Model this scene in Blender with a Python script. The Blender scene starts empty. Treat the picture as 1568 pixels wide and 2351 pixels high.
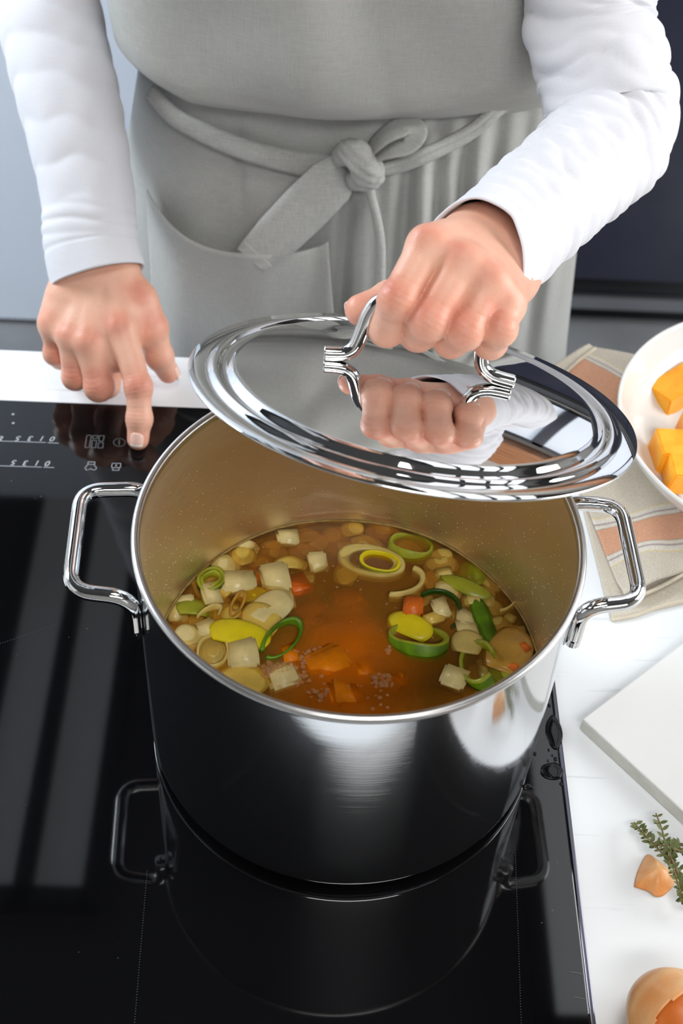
import bpy, bmesh, math, random
import numpy as np
from mathutils import Vector, Matrix, noise as mnoise
random.seed(7)
rng = np.random.default_rng(7)
PI = math.pi
SC = bpy.context.scene
COL = SC.collection
V = Vector

# ------------------------------------------------------------------ camera
CAM_POS = np.array([-0.03473, -0.50727, 0.76935])
PITCH, YAW, ROLL, FPX = 0.837065, 0.046235, 0.0711417, 3088.09
FW = np.array([math.sin(YAW)*math.cos(PITCH), math.cos(YAW)*math.cos(PITCH), -math.sin(PITCH)])
_r0 = np.array([math.cos(YAW), -math.sin(YAW), 0.0]); _u0 = np.cross(_r0, FW)
RT = _r0*math.cos(ROLL)+_u0*math.sin(ROLL)
UP = -_r0*math.sin(ROLL)+_u0*math.cos(ROLL)
cd = bpy.data.cameras.new('camera')
cam = bpy.data.objects.new('camera', cd); COL.objects.link(cam)
cd.sensor_fit = 'HORIZONTAL'; cd.sensor_width = 36.0; cd.lens = 36.0*FPX/1568.0
cd.clip_start = 0.02
cam.matrix_world = Matrix(((RT[0], UP[0], -FW[0], CAM_POS[0]), (RT[1], UP[1], -FW[1], CAM_POS[1]),
                           (RT[2], UP[2], -FW[2], CAM_POS[2]), (0, 0, 0, 1)))
cd.dof.use_dof = True; cd.dof.focus_distance = 0.84; cd.dof.aperture_fstop = 13.0
SC.camera = cam
# ------------------------------------------------------------------ world, lights, exposure
w = bpy.data.worlds.new('world'); SC.world = w; w.use_nodes = True
w.node_tree.nodes['Background'].inputs[0].default_value = (0.75, 0.86, 1.0, 1)
w.node_tree.nodes['Background'].inputs[1].default_value = 0.6
SC.view_settings.view_transform = 'Standard'; SC.view_settings.look = 'None'
SC.view_settings.exposure = -0.06; SC.view_settings.gamma = 1.0; SC.view_settings.use_curve_mapping = False


def area(name, loc, target, sx, sy, power, color=(1, 1, 1)):
    l = bpy.data.lights.new(name, 'AREA'); l.shape = 'RECTANGLE'; l.size = sx; l.size_y = sy
    l.energy = power; l.color = color
    o = bpy.data.objects.new(name, l); COL.objects.link(o); o.location = loc
    o.rotation_euler = (V(target)-V(loc)).to_track_quat('-Z', 'Y').to_euler()
    return o


area('window_light_right', (2.15, 0.25, 0.80), (0.0, 0.20, 0.15), 1.5, 1.3, 54, (0.98, 0.99, 1.0))
area('window_light_left', (-2.15, -0.6, 0.75), (0.0, 0.2, 0.1), 1.2, 1.1, 2, (0.93, 0.97, 1.0))  # weak fill added on the left, no window known there
area('window_light_front', (1.25, -2.15, 0.95), (0.0, 0.2, 0.1), 1.5, 1.0, 6, (1.0, 0.99, 0.97))  # soft fill added behind the camera, no window known there
area('ceiling_light', (0.20, -1.22, 1.62), (0.0, 0.05, 0.06), 1.1, 0.40, 23, (1.0, 0.985, 0.96))  # unseen lamp added to brighten the soup, also mirrored in the pot front
area('ceiling_light_near', (0.15, -0.20, 1.62), (0.02, -0.10, 0.05), .5, 0.4, 6, (1.0, 0.985, 0.96))  # second unseen lamp added above the pot to lift the soup
area('window_light_back_left', (-1.6, 0.9, 1.2), (-1.0, 1.5, -0.6), 0.7, 0.7, 55, (0.85, 0.93, 1.0))  # lamp added inside the room to brighten the left cabinet fronts


# ------------------------------------------------------------------ pixel helpers (frame 1568 x 2351)
def ray(x, y):
    d = FW*FPX+RT*(x-784)-UP*(y-1175.5); return d/np.linalg.norm(d)
def onp(x, y, P, n):
    d = ray(x, y); P = np.asarray(P, float); n = np.asarray(n, float)
    return CAM_POS+d*((P-CAM_POS)@n)/(d@n)
def PZ(x, y, z): return onp(x, y, (0, 0, z), (0, 0, 1))
def PY(x, y, Y): return onp(x, y, (0, Y, 0), (0, 1, 0))
def PD(x, y, depth):
    d = ray(x, y); return CAM_POS+d*depth/(d@FW)
def prj(P):
    d = np.asarray(P, float)-CAM_POS; z = d@FW
    return np.stack([784+FPX*(d@RT)/z, 1175.5-FPX*(d@UP)/z], -1)


# ------------------------------------------------------------------ objects
def link(name, me, mats=(), parent=None, smooth=True, loc=None):
    o = bpy.data.objects.new(name, me); COL.objects.link(o)
    for m in (mats if isinstance(mats, (list, tuple)) else [mats]): me.materials.append(m)
    if smooth and len(me.polygons): me.polygons.foreach_set('use_smooth', [True]*len(me.polygons))
    if parent is not None: o.parent = parent
    if loc is not None: o.location = loc
    return o
def pyd(name, vs, fs, mats=(), parent=None, smooth=True, loc=None, mi=None):
    me = bpy.data.meshes.new(name)
    me.from_pydata([tuple(map(float, v)) for v in vs], [], [tuple(map(int, f)) for f in fs]); me.update()
    o = link(name, me, mats, parent, smooth, loc)
    if mi is not None: me.polygons.foreach_set('material_index', list(mi))
    return o
def bmo(name, bm, mats=(), parent=None, smooth=True, loc=None):
    me = bpy.data.meshes.new(name); bm.to_mesh(me); bm.free(); return link(name, me, mats, parent, smooth, loc)
def tag(o, label=None, cat=None, group=None, kind=None):
    if label: o['label'] = label
    if cat: o['category'] = cat
    if group: o['group'] = group
    if kind: o['kind'] = kind
    return o
def empty(name, loc=(0, 0, 0), rotz=0, label=None, cat=None, group=None):
    o = bpy.data.objects.new(name, None); COL.objects.link(o); o.location = loc; o.rotation_euler = (0, 0, rotz)
    o.empty_display_size = 0.02
    return tag(o, label, cat, group)
def box(bm, x0, x1, y0, y1, z0, z1, bev=0.0, seg=2):
    r = bmesh.ops.create_cube(bm, size=1.0)
    for v in r['verts']:
        v.co = V((x0+(v.co.x+.5)*(x1-x0), y0+(v.co.y+.5)*(y1-y0), z0+(v.co.z+.5)*(z1-z0)))
    if bev:
        es = list({e for v in r['verts'] for e in v.link_edges})
        bmesh.ops.bevel(bm, geom=es, offset=bev, segments=seg, affect='EDGES', profile=0.5)
def boxo(name, x0, x1, y0, y1, z0, z1, mat, parent=None, bev=0.0, seg=2, smooth=False):
    bm = bmesh.new(); box(bm, x0, x1, y0, y1, z0, z1, bev, seg); return bmo(name, bm, mat, parent, smooth)
def lathe(name, prof, seg, mats, parent=None, sx=1, sy=1, loc=None, mi=None, closed=False):
    n = len(prof); vs = []; fs = []; m = []
    for r, z in prof:
        for k in range(seg):
            a = 2*PI*k/seg; vs.append((r*math.cos(a)*sx, r*math.sin(a)*sy, z))
    for i in range(n if closed else n-1):
        j = (i+1) % n
        for k in range(seg):
            k2 = (k+1) % seg
            fs.append((i*seg+k, i*seg+k2, j*seg+k2, j*seg+k)); m.append(mi[i] if mi else 0)
    if not closed:
        if prof[0][0] > 1e-6 and prof[0][0] < 1e-3: pass
    o = pyd(name, vs, fs, mats, parent, True, loc, m)
    return o
def spline(pts, n):
    P = np.asarray(pts, float); k = len(P); out = []
    t = np.linspace(0, k-1, n)
    for u in t:
        i = min(int(u), k-2); f = u-i
        p0 = P[max(i-1, 0)]; p1 = P[i]; p2 = P[i+1]; p3 = P[min(i+2, k-1)]
        out.append(.5*((2*p1)+(-p0+p2)*f+(2*p0-5*p1+4*p2-p3)*f*f+(-p0+3*p1-3*p2+p3)*f**3))
    return np.array(out)
def frames(path, ref):
    path = np.asarray(path); T = np.gradient(path, axis=0); T /= np.linalg.norm(T, axis=1)[:, None]
    N = np.zeros_like(T); ref = np.asarray(ref, float)
    n = ref-T[0]*(ref@T[0]); n /= np.linalg.norm(n); N[0] = n
    for i in range(1, len(T)):
        n = N[i-1]-T[i]*(N[i-1]@T[i]); N[i] = n/np.linalg.norm(n)
    return T, N, np.cross(T, N)
def tube(name, path, rad, seg, mats, parent=None, ref=(0, 0, 1), flat=1.0, caps=True):
    path = np.asarray(path); T, N, B = frames(path, ref); n = len(path)
    rad = np.broadcast_to(np.asarray(rad, float), (n,)); vs = []; fs = []
    for i in range(n):
        for k in range(seg):
            a = 2*PI*k/seg; vs.append(path[i]+rad[i]*(math.cos(a)*N[i]*flat+math.sin(a)*B[i]))
    for i in range(n-1):
        for k in range(seg):
            k2 = (k+1) % seg; fs.append((i*seg+k, i*seg+k2, (i+1)*seg+k2, (i+1)*seg+k))
    if caps:
        fs.append(tuple(range(seg))[::-1]); fs.append(tuple((n-1)*seg+k for k in range(seg)))
    return pyd(name, vs, fs, mats, parent)
def gridmesh(name, G, mats, parent=None, thick=0.0, closed_u=False):
    """G: (n,m,3) array -> sheet; thick adds a solidify modifier"""
    n, m = G.shape[:2]; vs = G.reshape(-1, 3); fs = []
    for i in range(n-1):
        for j in range(m-1 if not closed_u else m):
            j2 = (j+1) % m; fs.append((i*m+j, i*m+j2, (i+1)*m+j2, (i+1)*m+j))
    o = pyd(name, vs, fs, mats, parent)
    if thick:
        md = o.modifiers.new('s', 'SOLIDIFY'); md.thickness = thick; md.offset = 0
    return o
def rrect_path(cx, cy, w, h, r, n=6):
    pts = []
    for (sx, sy, a0) in ((1, 1, 0), (-1, 1, 90), (-1, -1, 180), (1, -1, 270)):
        for k in range(n+1):
            a = math.radians(a0+90*k/n)
            pts.append((cx+sx*(w/2-r)+r*math.cos(a), cy+sy*(h/2-r)+r*math.sin(a)))
    return pts


# ------------------------------------------------------------------ signed distance meshing
def smin(a, b, k):
    h = np.clip(.5+.5*(b-a)/k, 0, 1); return b+(a-b)*h-k*h*(1-h)
def cone(P, a, b, ra, rb):
    a = np.asarray(a, float); b = np.asarray(b, float); d = b-a
    t = np.clip(((P-a)@d)/(d@d), 0, 1)
    return np.linalg.norm(P-a-t[:, None]*d, axis=1)-(ra+(rb-ra)*t)
def ell(P, c, r, R=None):
    q = P-np.asarray(c, float)
    if R is not None: q = q@np.asarray(R)
    r = np.asarray(r, float); k0 = np.linalg.norm(q/r, axis=1); k1 = np.linalg.norm(q/(r*r), axis=1)
    return k0*(k0-1)/np.maximum(k1, 1e-9)
def sdf_mesh(fn, lo, hi, h, smooth=1):
    lo = np.asarray(lo, float); hi = np.asarray(hi, float); B = 8
    nb = np.ceil((hi-lo)/(h*B)).astype(int); n = nb*B+1
    F = np.ones(n, np.float32)
    bi = np.stack(np.meshgrid(*[np.arange(k) for k in nb], indexing='ij'), -1).reshape(-1, 3)
    cen = lo+(bi+.5)*B*h; fc = fn(cen)
    lim = B*h*.5*1.7321*1.6+0.004
    for b, f in zip(bi, fc):
        if f <= -lim: F[b[0]*B:b[0]*B+B+1, b[1]*B:b[1]*B+B+1, b[2]*B:b[2]*B+B+1] = -1
    act = bi[np.abs(fc) < lim]
    off = np.stack(np.meshgrid(*[np.arange(B+1)]*3, indexing='ij'), -1).reshape(-1, 3)
    for c in range(0, len(act), 200):
        A = act[c:c+200]; idx = (A[:, None, :]*B+off[None]).reshape(-1, 3)
        F[idx[:, 0], idx[:, 1], idx[:, 2]] = fn(lo+idx*h)
    ins = F < 0
    s = np.zeros(np.array(F.shape)-1, np.int8); cs = [(i, j, k) for i in (0, 1) for j in (0, 1) for k in (0, 1)]
    sh = s.shape
    for c in cs: s += ins[c[0]:c[0]+sh[0], c[1]:c[1]+sh[1], c[2]:c[2]+sh[2]]
    cells = np.argwhere((s > 0) & (s < 8)); idm = -np.ones(sh, np.int32); idm[tuple(cells.T)] = np.arange(len(cells))
    acc = np.zeros((len(cells), 3)); cnt = np.zeros(len(cells))
    val = {c: F[cells[:, 0]+c[0], cells[:, 1]+c[1], cells[:, 2]+c[2]] for c in cs}
    for a in cs:
        for ax in range(3):
            if a[ax]: continue
            b = list(a); b[ax] = 1; b = tuple(b); va, vb = val[a], val[b]; m = (va < 0) != (vb < 0)
            t = np.where(m, va/np.where(m, va-vb, 1), 0); p = np.tile(np.array(a, float), (len(cells), 1)); p[:, ax] += t
            acc[m] += p[m]; cnt[m] += 1
    vs = lo+(cells+acc/cnt[:, None])*h; quads = []
    for ax in range(3):
        u, v = (ax+1) % 3, (ax+2) % 3
        sl0 = [slice(None)]*3; sl1 = [slice(None)]*3; sl0[ax] = slice(0, -1); sl1[ax] = slice(1, None)
        A = ins[tuple(sl0)]; Bn = ins[tuple(sl1)]; e = np.argwhere(A != Bn)
        e = e[(e[:, u] > 0) & (e[:, v] > 0) & (e[:, u] < sh[u]) & (e[:, v] < sh[v])]
        flip = A[tuple(e.T)]
        du = np.zeros(3, int); du[u] = 1; dv = np.zeros(3, int); dv[v] = 1
        q = np.stack([idm[tuple((e-du-dv).T)], idm[tuple((e-dv).T)], idm[tuple(e.T)], idm[tuple((e-du).T)]], 1)
        q[~flip] = q[~flip][:, ::-1]; quads.append(q)
    q = np.concatenate(quads); q = q[(q >= 0).all(1)]
    E = np.concatenate([q[:, [0, 1]], q[:, [1, 2]], q[:, [2, 3]], q[:, [3, 0]]])
    for _ in range(smooth):
        S = np.zeros_like(vs); Cn = np.zeros(len(vs))
        for x in range(3): S[:, x] = np.bincount(E[:, 0], vs[E[:, 1], x], len(vs))+np.bincount(E[:, 1], vs[E[:, 0], x], len(vs))
        Cn = np.bincount(E[:, 0], minlength=len(vs))+np.bincount(E[:, 1], minlength=len(vs))
        vs = vs*.5+.5*S/Cn[:, None]
    return vs, q


# ------------------------------------------------------------------ materials
def lin(h):
    c = [int(h[i:i+2], 16)/255 for i in (0, 2, 4)]
    return tuple((x/12.92 if x <= .04045 else ((x+.055)/1.055)**2.4) for x in c)
class NT:
    def __init__(s, name):
        s.m = bpy.data.materials.new(name); s.m.use_nodes = True; s.t = s.m.node_tree; s.p = s.t.nodes['Principled BSDF']
        s.out = s.t.nodes['Material Output']
    def n(s, typ, **kw):
        nd = s.t.nodes.new(typ)
        for k, v in kw.items():
            if k in nd.inputs: nd.inputs[k].default_value = v
            else: setattr(nd, k, v)
        return nd
    def l(s, a, b): s.t.links.new(a, b)
def ramp(nt, src, stops):
    r = nt.n('ShaderNodeValToRGB'); nt.l(src, r.inputs[0]); e = r.color_ramp.elements
    while len(e) < len(stops): e.new(.5)
    for k, (pos, c) in enumerate(stops): e[k].position = pos; e[k].color = (*c[:3], 1) if len(c) >= 3 else (c[0],)*3+(1,)
    return r
def mat(name, col, rough=.5, metal=0.0, var=0.0, vscale=40, bump=0.0, bscale=300, stretch=None, spec=.5, coat=0.0, sss=0.0, trans=0.0, ior=1.45, sheen=0.0, var2=None):
    nt = NT(name); p = nt.p
    p.inputs['Base Color'].default_value = (*col, 1); p.inputs['Roughness'].default_value = rough
    p.inputs['Metallic'].default_value = metal; p.inputs['Specular IOR Level'].default_value = spec
    p.inputs['Coat Weight'].default_value = coat; p.inputs['Transmission Weight'].default_value = trans
    p.inputs['IOR'].default_value = ior; p.inputs['Sheen Weight'].default_value = sheen
    if sss:
        p.inputs['Subsurface Weight'].default_value = sss; p.inputs['Subsurface Radius'].default_value = (.004, .0018, .001)
        p.inputs['Subsurface Scale'].default_value = 1.0
    if var or bump:
        tc = nt.n('ShaderNodeTexCoord'); mp = nt.n('ShaderNodeMapping'); nt.l(tc.outputs['Object'], mp.inputs[0])
        if stretch: mp.inputs['Scale'].default_value = stretch
    if var:
        no = nt.n('ShaderNodeTexNoise', Scale=vscale, Detail=4.0); nt.l(mp.outputs[0], no.inputs['Vector'])
        c2 = var2 or tuple(max(0, c*(1-var)) for c in col)
        r = ramp(nt, no.outputs[0], [(.35, col), (.68, c2)]); nt.l(r.outputs[0], p.inputs['Base Color'])
    if bump:
        nb = nt.n('ShaderNodeTexNoise', Scale=bscale, Detail=3.0); nt.l(mp.outputs[0], nb.inputs['Vector'])
        b = nt.n('ShaderNodeBump', Strength=bump, Distance=.001); nt.l(nb.outputs[0], b.inputs['Height']); nt.l(b.outputs[0], p.inputs['Normal'])
    return nt.m
def linen(name, col, scale=900, var=.16, bump=.35, sheen=.15):
    nt = NT(name); p = nt.p; p.inputs['Roughness'].default_value = .9; p.inputs['Specular IOR Level'].default_value = .15
    p.inputs['Sheen Weight'].default_value = sheen
    tc = nt.n('ShaderNodeTexCoord'); hs = []
    for st in ((1, 1, .06), (.08, .08, 1)):
        mp = nt.n('ShaderNodeMapping'); mp.inputs['Scale'].default_value = st; nt.l(tc.outputs['Object'], mp.inputs[0])
        no = nt.n('ShaderNodeTexNoise', Scale=scale, Detail=2.0); nt.l(mp.outputs[0], no.inputs['Vector']); hs.append(no.outputs[0])
    a = nt.n('ShaderNodeMath', operation='ADD'); nt.l(hs[0], a.inputs[0]); nt.l(hs[1], a.inputs[1])
    mu = nt.n('ShaderNodeMath', operation='MULTIPLY'); nt.l(a.outputs[0], mu.inputs[0]); mu.inputs[1].default_value = .5
    r = ramp(nt, mu.outputs[0], [(.3, tuple(c*(1-var) for c in col)), (.7, tuple(min(1, c*(1+var)) for c in col))])
    nt.l(r.outputs[0], p.inputs['Base Color'])
    b = nt.n('ShaderNodeBump', Strength=bump, Distance=.0006); nt.l(mu.outputs[0], b.inputs['Height']); nt.l(b.outputs[0], p.inputs['Normal'])
    return nt.m

M = {}
M['steel'] = mat('polished_steel', (.80, .80, .80), .045, 1.0)
M['steel_lid'] = mat('mirror_steel', (.80, .80, .80), .03, 1.0)
def brushed(name, col, rough, axis_scale, bump=.06, sheen=0):
    nt = NT(name); p = nt.p; p.inputs['Metallic'].default_value = 1; p.inputs['Base Color'].default_value = (*col, 1)
    tc = nt.n('ShaderNodeTexCoord'); mp = nt.n('ShaderNodeMapping'); mp.inputs['Scale'].default_value = axis_scale
    nt.l(tc.outputs['Object'], mp.inputs[0]); no = nt.n('ShaderNodeTexNoise', Scale=1.0, Detail=3.0); nt.l(mp.outputs[0], no.inputs['Vector'])
    mr = nt.n('ShaderNodeMapRange'); nt.l(no.outputs[0], mr.inputs[0]); mr.inputs[3].default_value = rough*.75; mr.inputs[4].default_value = rough*1.3
    nt.l(mr.outputs[0], p.inputs['Roughness'])
    b = nt.n('ShaderNodeBump', Strength=bump, Distance=.0005); nt.l(no.outputs[0], b.inputs['Height']); nt.l(b.outputs[0], p.inputs['Normal'])
    if sheen:   # brushing scatters part of the reflection
        g2 = nt.n('ShaderNodeBsdfPrincipled', Metallic=1.0, Roughness=.24); g2.inputs['Base Color'].default_value = (*col, 1)
        mx = nt.n('ShaderNodeMixShader'); mx.inputs[0].default_value = sheen; nt.l(p.outputs[0], mx.inputs[1]); nt.l(g2.outputs[0], mx.inputs[2]); nt.l(mx.outputs[0], nt.out.inputs[0])
    return nt.m
M['pot_out'] = brushed('brushed_steel_outside', (.74, .76, .79), .06, (6, 6, 1500), .03, sheen=.14)
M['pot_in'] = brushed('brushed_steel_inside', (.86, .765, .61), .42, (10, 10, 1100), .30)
M['rim'] = mat('satin_steel_rim', (.70, .69, .68), .28, 1.0)
M['glass_hob'] = None
def hob_mat():
    nt = NT('black_ceramic_glass'); p = nt.p; p.inputs['Roughness'].default_value = .035; p.inputs['IOR'].default_value = 1.5
    tc = nt.n('ShaderNodeTexCoord'); vo = nt.n('ShaderNodeTexVoronoi', Scale=95.0); nt.l(tc.outputs['Object'], vo.inputs['Vector'])
    no = nt.n('ShaderNodeTexNoise', Scale=9.0, Detail=2.0); nt.l(tc.outputs['Object'], no.inputs['Vector'])
    r1 = ramp(nt, vo.outputs['Distance'], [(.0, (1, 1, 1)), (.05, (0, 0, 0))]); r2 = ramp(nt, no.outputs[0], [(.5, (0, 0, 0)), (.7, (1, 1, 1))])
    mx = nt.n('ShaderNodeMix', data_type='RGBA', blend_type='MULTIPLY'); mx.inputs[0].default_value = 1
    nt.l(r1.outputs[0], mx.inputs[6]); nt.l(r2.outputs[0], mx.inputs[7])
    c = nt.n('ShaderNodeMix', data_type='RGBA'); nt.l(mx.outputs[2], c.inputs[0]); c.inputs[6].default_value = (.0025, .0025, .003, 1); c.inputs[7].default_value = (.35, .35, .35, 1)
    nt.l(c.outputs[2], p.inputs['Base Color']); return nt.m
M['glass_hob'] = hob_mat()
M['print'] = mat('grey_control_print', lin('a8acb0'), .5)
M['print_dim'] = mat('dim_control_print', lin('6c6e70'), .5)
M['dot'] = mat('zone_dot_print', lin('3a3b3e'), .5)
M['edge'] = mat('dark_bevel_edge', (.10, .10, .12), .15, 1.0)
def worktop_mat():
    nt = NT('white_painted_wood'); p = nt.p; p.inputs['Roughness'].default_value = .45
    tc = nt.n('ShaderNodeTexCoord'); mp = nt.n('ShaderNodeMapping'); mp.inputs['Scale'].default_value = (9, 160, 60); nt.l(tc.outputs['Object'], mp.inputs[0])
    no = nt.n('ShaderNodeTexNoise', Scale=1.0, Detail=4.0); nt.l(mp.outputs[0], no.inputs['Vector'])
    n2 = nt.n('ShaderNodeTexNoise', Scale=14.0, Detail=2.0); nt.l(tc.outputs['Object'], n2.inputs['Vector'])
    r = ramp(nt, no.outputs[0], [(.28, lin('c9ced2')), (.38, lin('e9ecee'))]); r2 = ramp(nt, n2.outputs[0], [(.5, (1, 1, 1)), (.62, (0, 0, 0))])
    mx = nt.n('ShaderNodeMix', data_type='RGBA'); nt.l(r2.outputs[0], mx.inputs[0]); nt.l(r.outputs[0], mx.inputs[7]); mx.inputs[6].default_value = (*lin('e9ecee'), 1)
    nt.l(mx.outputs[2], p.inputs['Base Color'])
    b = nt.n('ShaderNodeBump', Strength=.12, Distance=.0005); nt.l(no.outputs[0], b.inputs['Height']); nt.l(b.outputs[0], p.inputs['Normal']); return nt.m
M['worktop'] = worktop_mat()
M['floor'] = mat('grey_concrete', lin('77787a'), .55, var=.35, vscale=5, bump=.2, bscale=60)
M['ceil'] = mat('dark_ceiling', lin('4c4b4a'), .9, var=.1)
M['oak'] = mat('warm_oak', lin('b9794a'), .4, var=.4, vscale=6, stretch=(1, 12, 12))
M['wall'] = mat('warm_white_wall', lin('c9c4bc'), .9, var=.06)
M['cab_white'] = mat('pale_blue_lacquer', lin('d5dde8'), .35, var=.04, vscale=6)  # white lacquer with the bluish light put into its colour
M['cab_dark'] = mat('navy_black_front', lin('2e3040'), .3, var=.15, vscale=4)
M['black'] = mat('black_gap', (.004, .004, .005), .6)
M['strip'] = mat('brushed_strip', (.45, .46, .48), .4, 1.0)
M['linen'] = linen('grey_linen', lin('aeaeaa'), 1100, .10)
M['linen_tie'] = linen('grey_linen_tie', lin('b0b0ac'))
M['shirt'] = linen('white_jersey', lin('dcdce2'), 1800, .03, .18, .2)
M['trousers'] = linen('dark_denim', lin('3a4356'), 900, .2, .3)
M['shoe'] = mat('dark_leather', (.02, .02, .02), .4)
M['hair'] = mat('blonde_hair', lin('b98a55'), .45, var=.5, vscale=60, stretch=(1, 1, .15), bump=.5, bscale=300)
M['ceramic'] = mat('white_glaze', lin('dfdeda'), .12, coat=.3, var=.02, vscale=8)
M['board'] = mat('white_board', lin('dddddb'), .35, var=.02, vscale=20)
M['board_side'] = mat('board_side', lin('d5d5cc'), .5, var=.15, vscale=60)
def skin_mat():
    nt = NT('skin'); p = nt.p; p.inputs['Roughness'].default_value = .42; p.inputs['Specular IOR Level'].default_value = .42
    p.inputs['Subsurface Weight'].default_value = .12; p.inputs['Subsurface Radius'].default_value = (.006, .0025, .0015); p.inputs['Subsurface Scale'].default_value = .6
    at = nt.n('ShaderNodeAttribute', attribute_name='blush'); tc = nt.n('ShaderNodeTexCoord')
    no = nt.n('ShaderNodeTexNoise', Scale=70.0, Detail=4.0); nt.l(tc.outputs['Object'], no.inputs['Vector'])
    a = nt.n('ShaderNodeMath', operation='MULTIPLY_ADD'); nt.l(no.outputs[0], a.inputs[0]); a.inputs[1].default_value = .5; nt.l(at.outputs['Fac'], a.inputs[2])
    r = ramp(nt, a.outputs[0], [(.12, lin('e9b9a0')), (.45, lin('e2a48c')), (1.0, lin('c66e58'))]); nt.l(r.outputs[0], p.inputs['Base Color'])
    vo = nt.n('ShaderNodeTexVoronoi', Scale=900.0); nt.l(tc.outputs['Object'], vo.inputs['Vector'])
    n2 = nt.n('ShaderNodeTexNoise', Scale=260.0, Detail=3.0); nt.l(tc.outputs['Object'], n2.inputs['Vector'])
    ad = nt.n('ShaderNodeMath', operation='ADD'); nt.l(vo.outputs['Distance'], ad.inputs[0]); nt.l(n2.outputs[0], ad.inputs[1])
    b = nt.n('ShaderNodeBump', Strength=.25, Distance=.0004); nt.l(ad.outputs[0], b.inputs['Height']); nt.l(b.outputs[0], p.inputs['Normal']); return nt.m
M['skin'] = skin_mat()
M['nail'] = mat('fingernail_pink', lin('ebbfae'), .25, coat=.4)
M['nail_tip'] = mat('fingernail_white', lin('f3e6dc'), .3)
M['pumpkin'] = mat('pumpkin_flesh', lin('fdb730'), .4, var=.3, vscale=60, sss=.2, var2=lin('f8980e'))
M['pumpkin_soup'] = mat('cooked_pumpkin', lin('fb9008'), .35, spec=.2, var=.3, vscale=80)
M['carrot'] = mat('carrot_orange', lin('f67a1a'), .35, var=.3, vscale=90)
M['onion_w'] = mat('onion_white', lin('f8e6a6'), .25, var=.2, vscale=70, sss=.1)
M['onion_y'] = mat('onion_translucent', lin('eecb60'), .25, var=.25, vscale=70, sss=.1)
M['onion_a'] = mat('onion_amber', lin('d6a445'), .25, var=.3, vscale=70)
M['leek_g'] = mat('leek_green', lin('6fa016'), .3, var=.55, vscale=80)
M['leek_dg'] = mat('leek_dark_green', lin('2f5a10'), .3, var=.4, vscale=80)
M['leek_yg'] = mat('leek_yellow_green', lin('a9ae2c'), .3, var=.25, vscale=80)
M['leek_y'] = mat('leek_yellow', lin('f5e31c'), .3, var=.15, vscale=80)
M['leek_p'] = mat('leek_pale', lin('e8d07c'), .3, var=.2, vscale=80)
M['thyme'] = mat('thyme_leaf', lin('6b7440'), .6, var=.4, vscale=200)
M['stem'] = mat('thyme_stem', lin('7d6a45'), .7)
M['onion_skin'] = mat('onion_skin_papery', lin('e08f48'), .35, var=.35, vscale=45, stretch=(1, 1, .25), var2=lin('f1c794'), bump=.2)
M['onion_in'] = mat('onion_inner_orange', lin('e0762c'), .35, var=.3, vscale=30)
M['water'] = mat('water_drop', (.004, .004, .005), .02, ior=1.33)

# ------------------------------------------------------------------ the room
FZ, CZ = -0.90, 1.65
def room_box(name, *a, m): return tag(boxo(name, *a, m), kind='structure')
room_box('floor', -2.3, 2.3, -2.3, 2.2, FZ-.05, FZ, m=M['floor'])
room_box('ceiling', -2.3, 2.3, -2.3, 2.2, CZ, CZ+.05, m=M['ceil'])
room_box('wall_back', -2.3, 2.3, 2.12, 2.2, FZ, CZ, m=M['wall'])
room_box('wall_front', -2.3, 2.3, -2.38, -2.3, FZ, CZ, m=M['wall'])
room_box('wall_left', -2.38, -2.3, -2.3, 2.2, FZ, CZ, m=M['wall'])
room_box('wall_right', 2.3, 2.38, -2.3, 2.2, FZ, CZ, m=M['wall'])
# frames round the right window light and the two added fill lights
def window(name, x0, x1, y0, y1, z0, z1, axis, nb):
    o = empty(name, ((x0+x1)/2, (y0+y1)/2, z0)); tag(o, kind='structure')
    bm = bmesh.new(); t = .05
    if axis == 'x':
        for a, b in ((y0-t, y0), (y1, y1+t)): box(bm, x0, x1, a, b, z0-t, z1+t)
        for a, b in ((z0-t, z0), (z1, z1+t)): box(bm, x0, x1, y0, y1, a, b)
        for k in range(1, nb): box(bm, x0, x1, y0+(y1-y0)*k/nb-.02, y0+(y1-y0)*k/nb+.02, z0, z1)
    else:
        for a, b in ((x0-t, x0), (x1, x1+t)): box(bm, a, b, y0, y1, z0-t, z1+t)
        for a, b in ((z0-t, z0), (z1, z1+t)): box(bm, x0, x1, y0, y1, a, b)
        for k in range(1, nb): box(bm, x0+(x1-x0)*k/nb-.02, x0+(x1-x0)*k/nb+.02, y0, y1, z0, z1)
    f = bmo('window_frame', bm, M['cab_white'], o, False); f.location = -o.location
    return o
window('window_1', 2.06, 2.12, -.25, 1.35, .05, 1.45, 'x', 3)
window('window_2', -2.12, -2.06, -1.25, .05, .15, 1.35, 'x', 2)  # frame added to dress the left fill light
window('window_3', .45, 2.05, -2.12, -2.06, .40, 1.50, 'y', 3)  # frame added to dress the front fill light
def glow(name, col, s):
    nt = NT(name); nt.p.inputs['Base Color'].default_value = (.8, .8, .8, 1); nt.p.inputs['Emission Color'].default_value = (*col, 1)
    nt.p.inputs['Emission Strength'].default_value = s; return nt.m
M['sky_pane'] = glow('skylight_pane', (.93, .97, 1.0), .45)
M['sky_pane_r'] = glow('skylight_pane_bright', (.90, .95, 1.0), 1.45)
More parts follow.
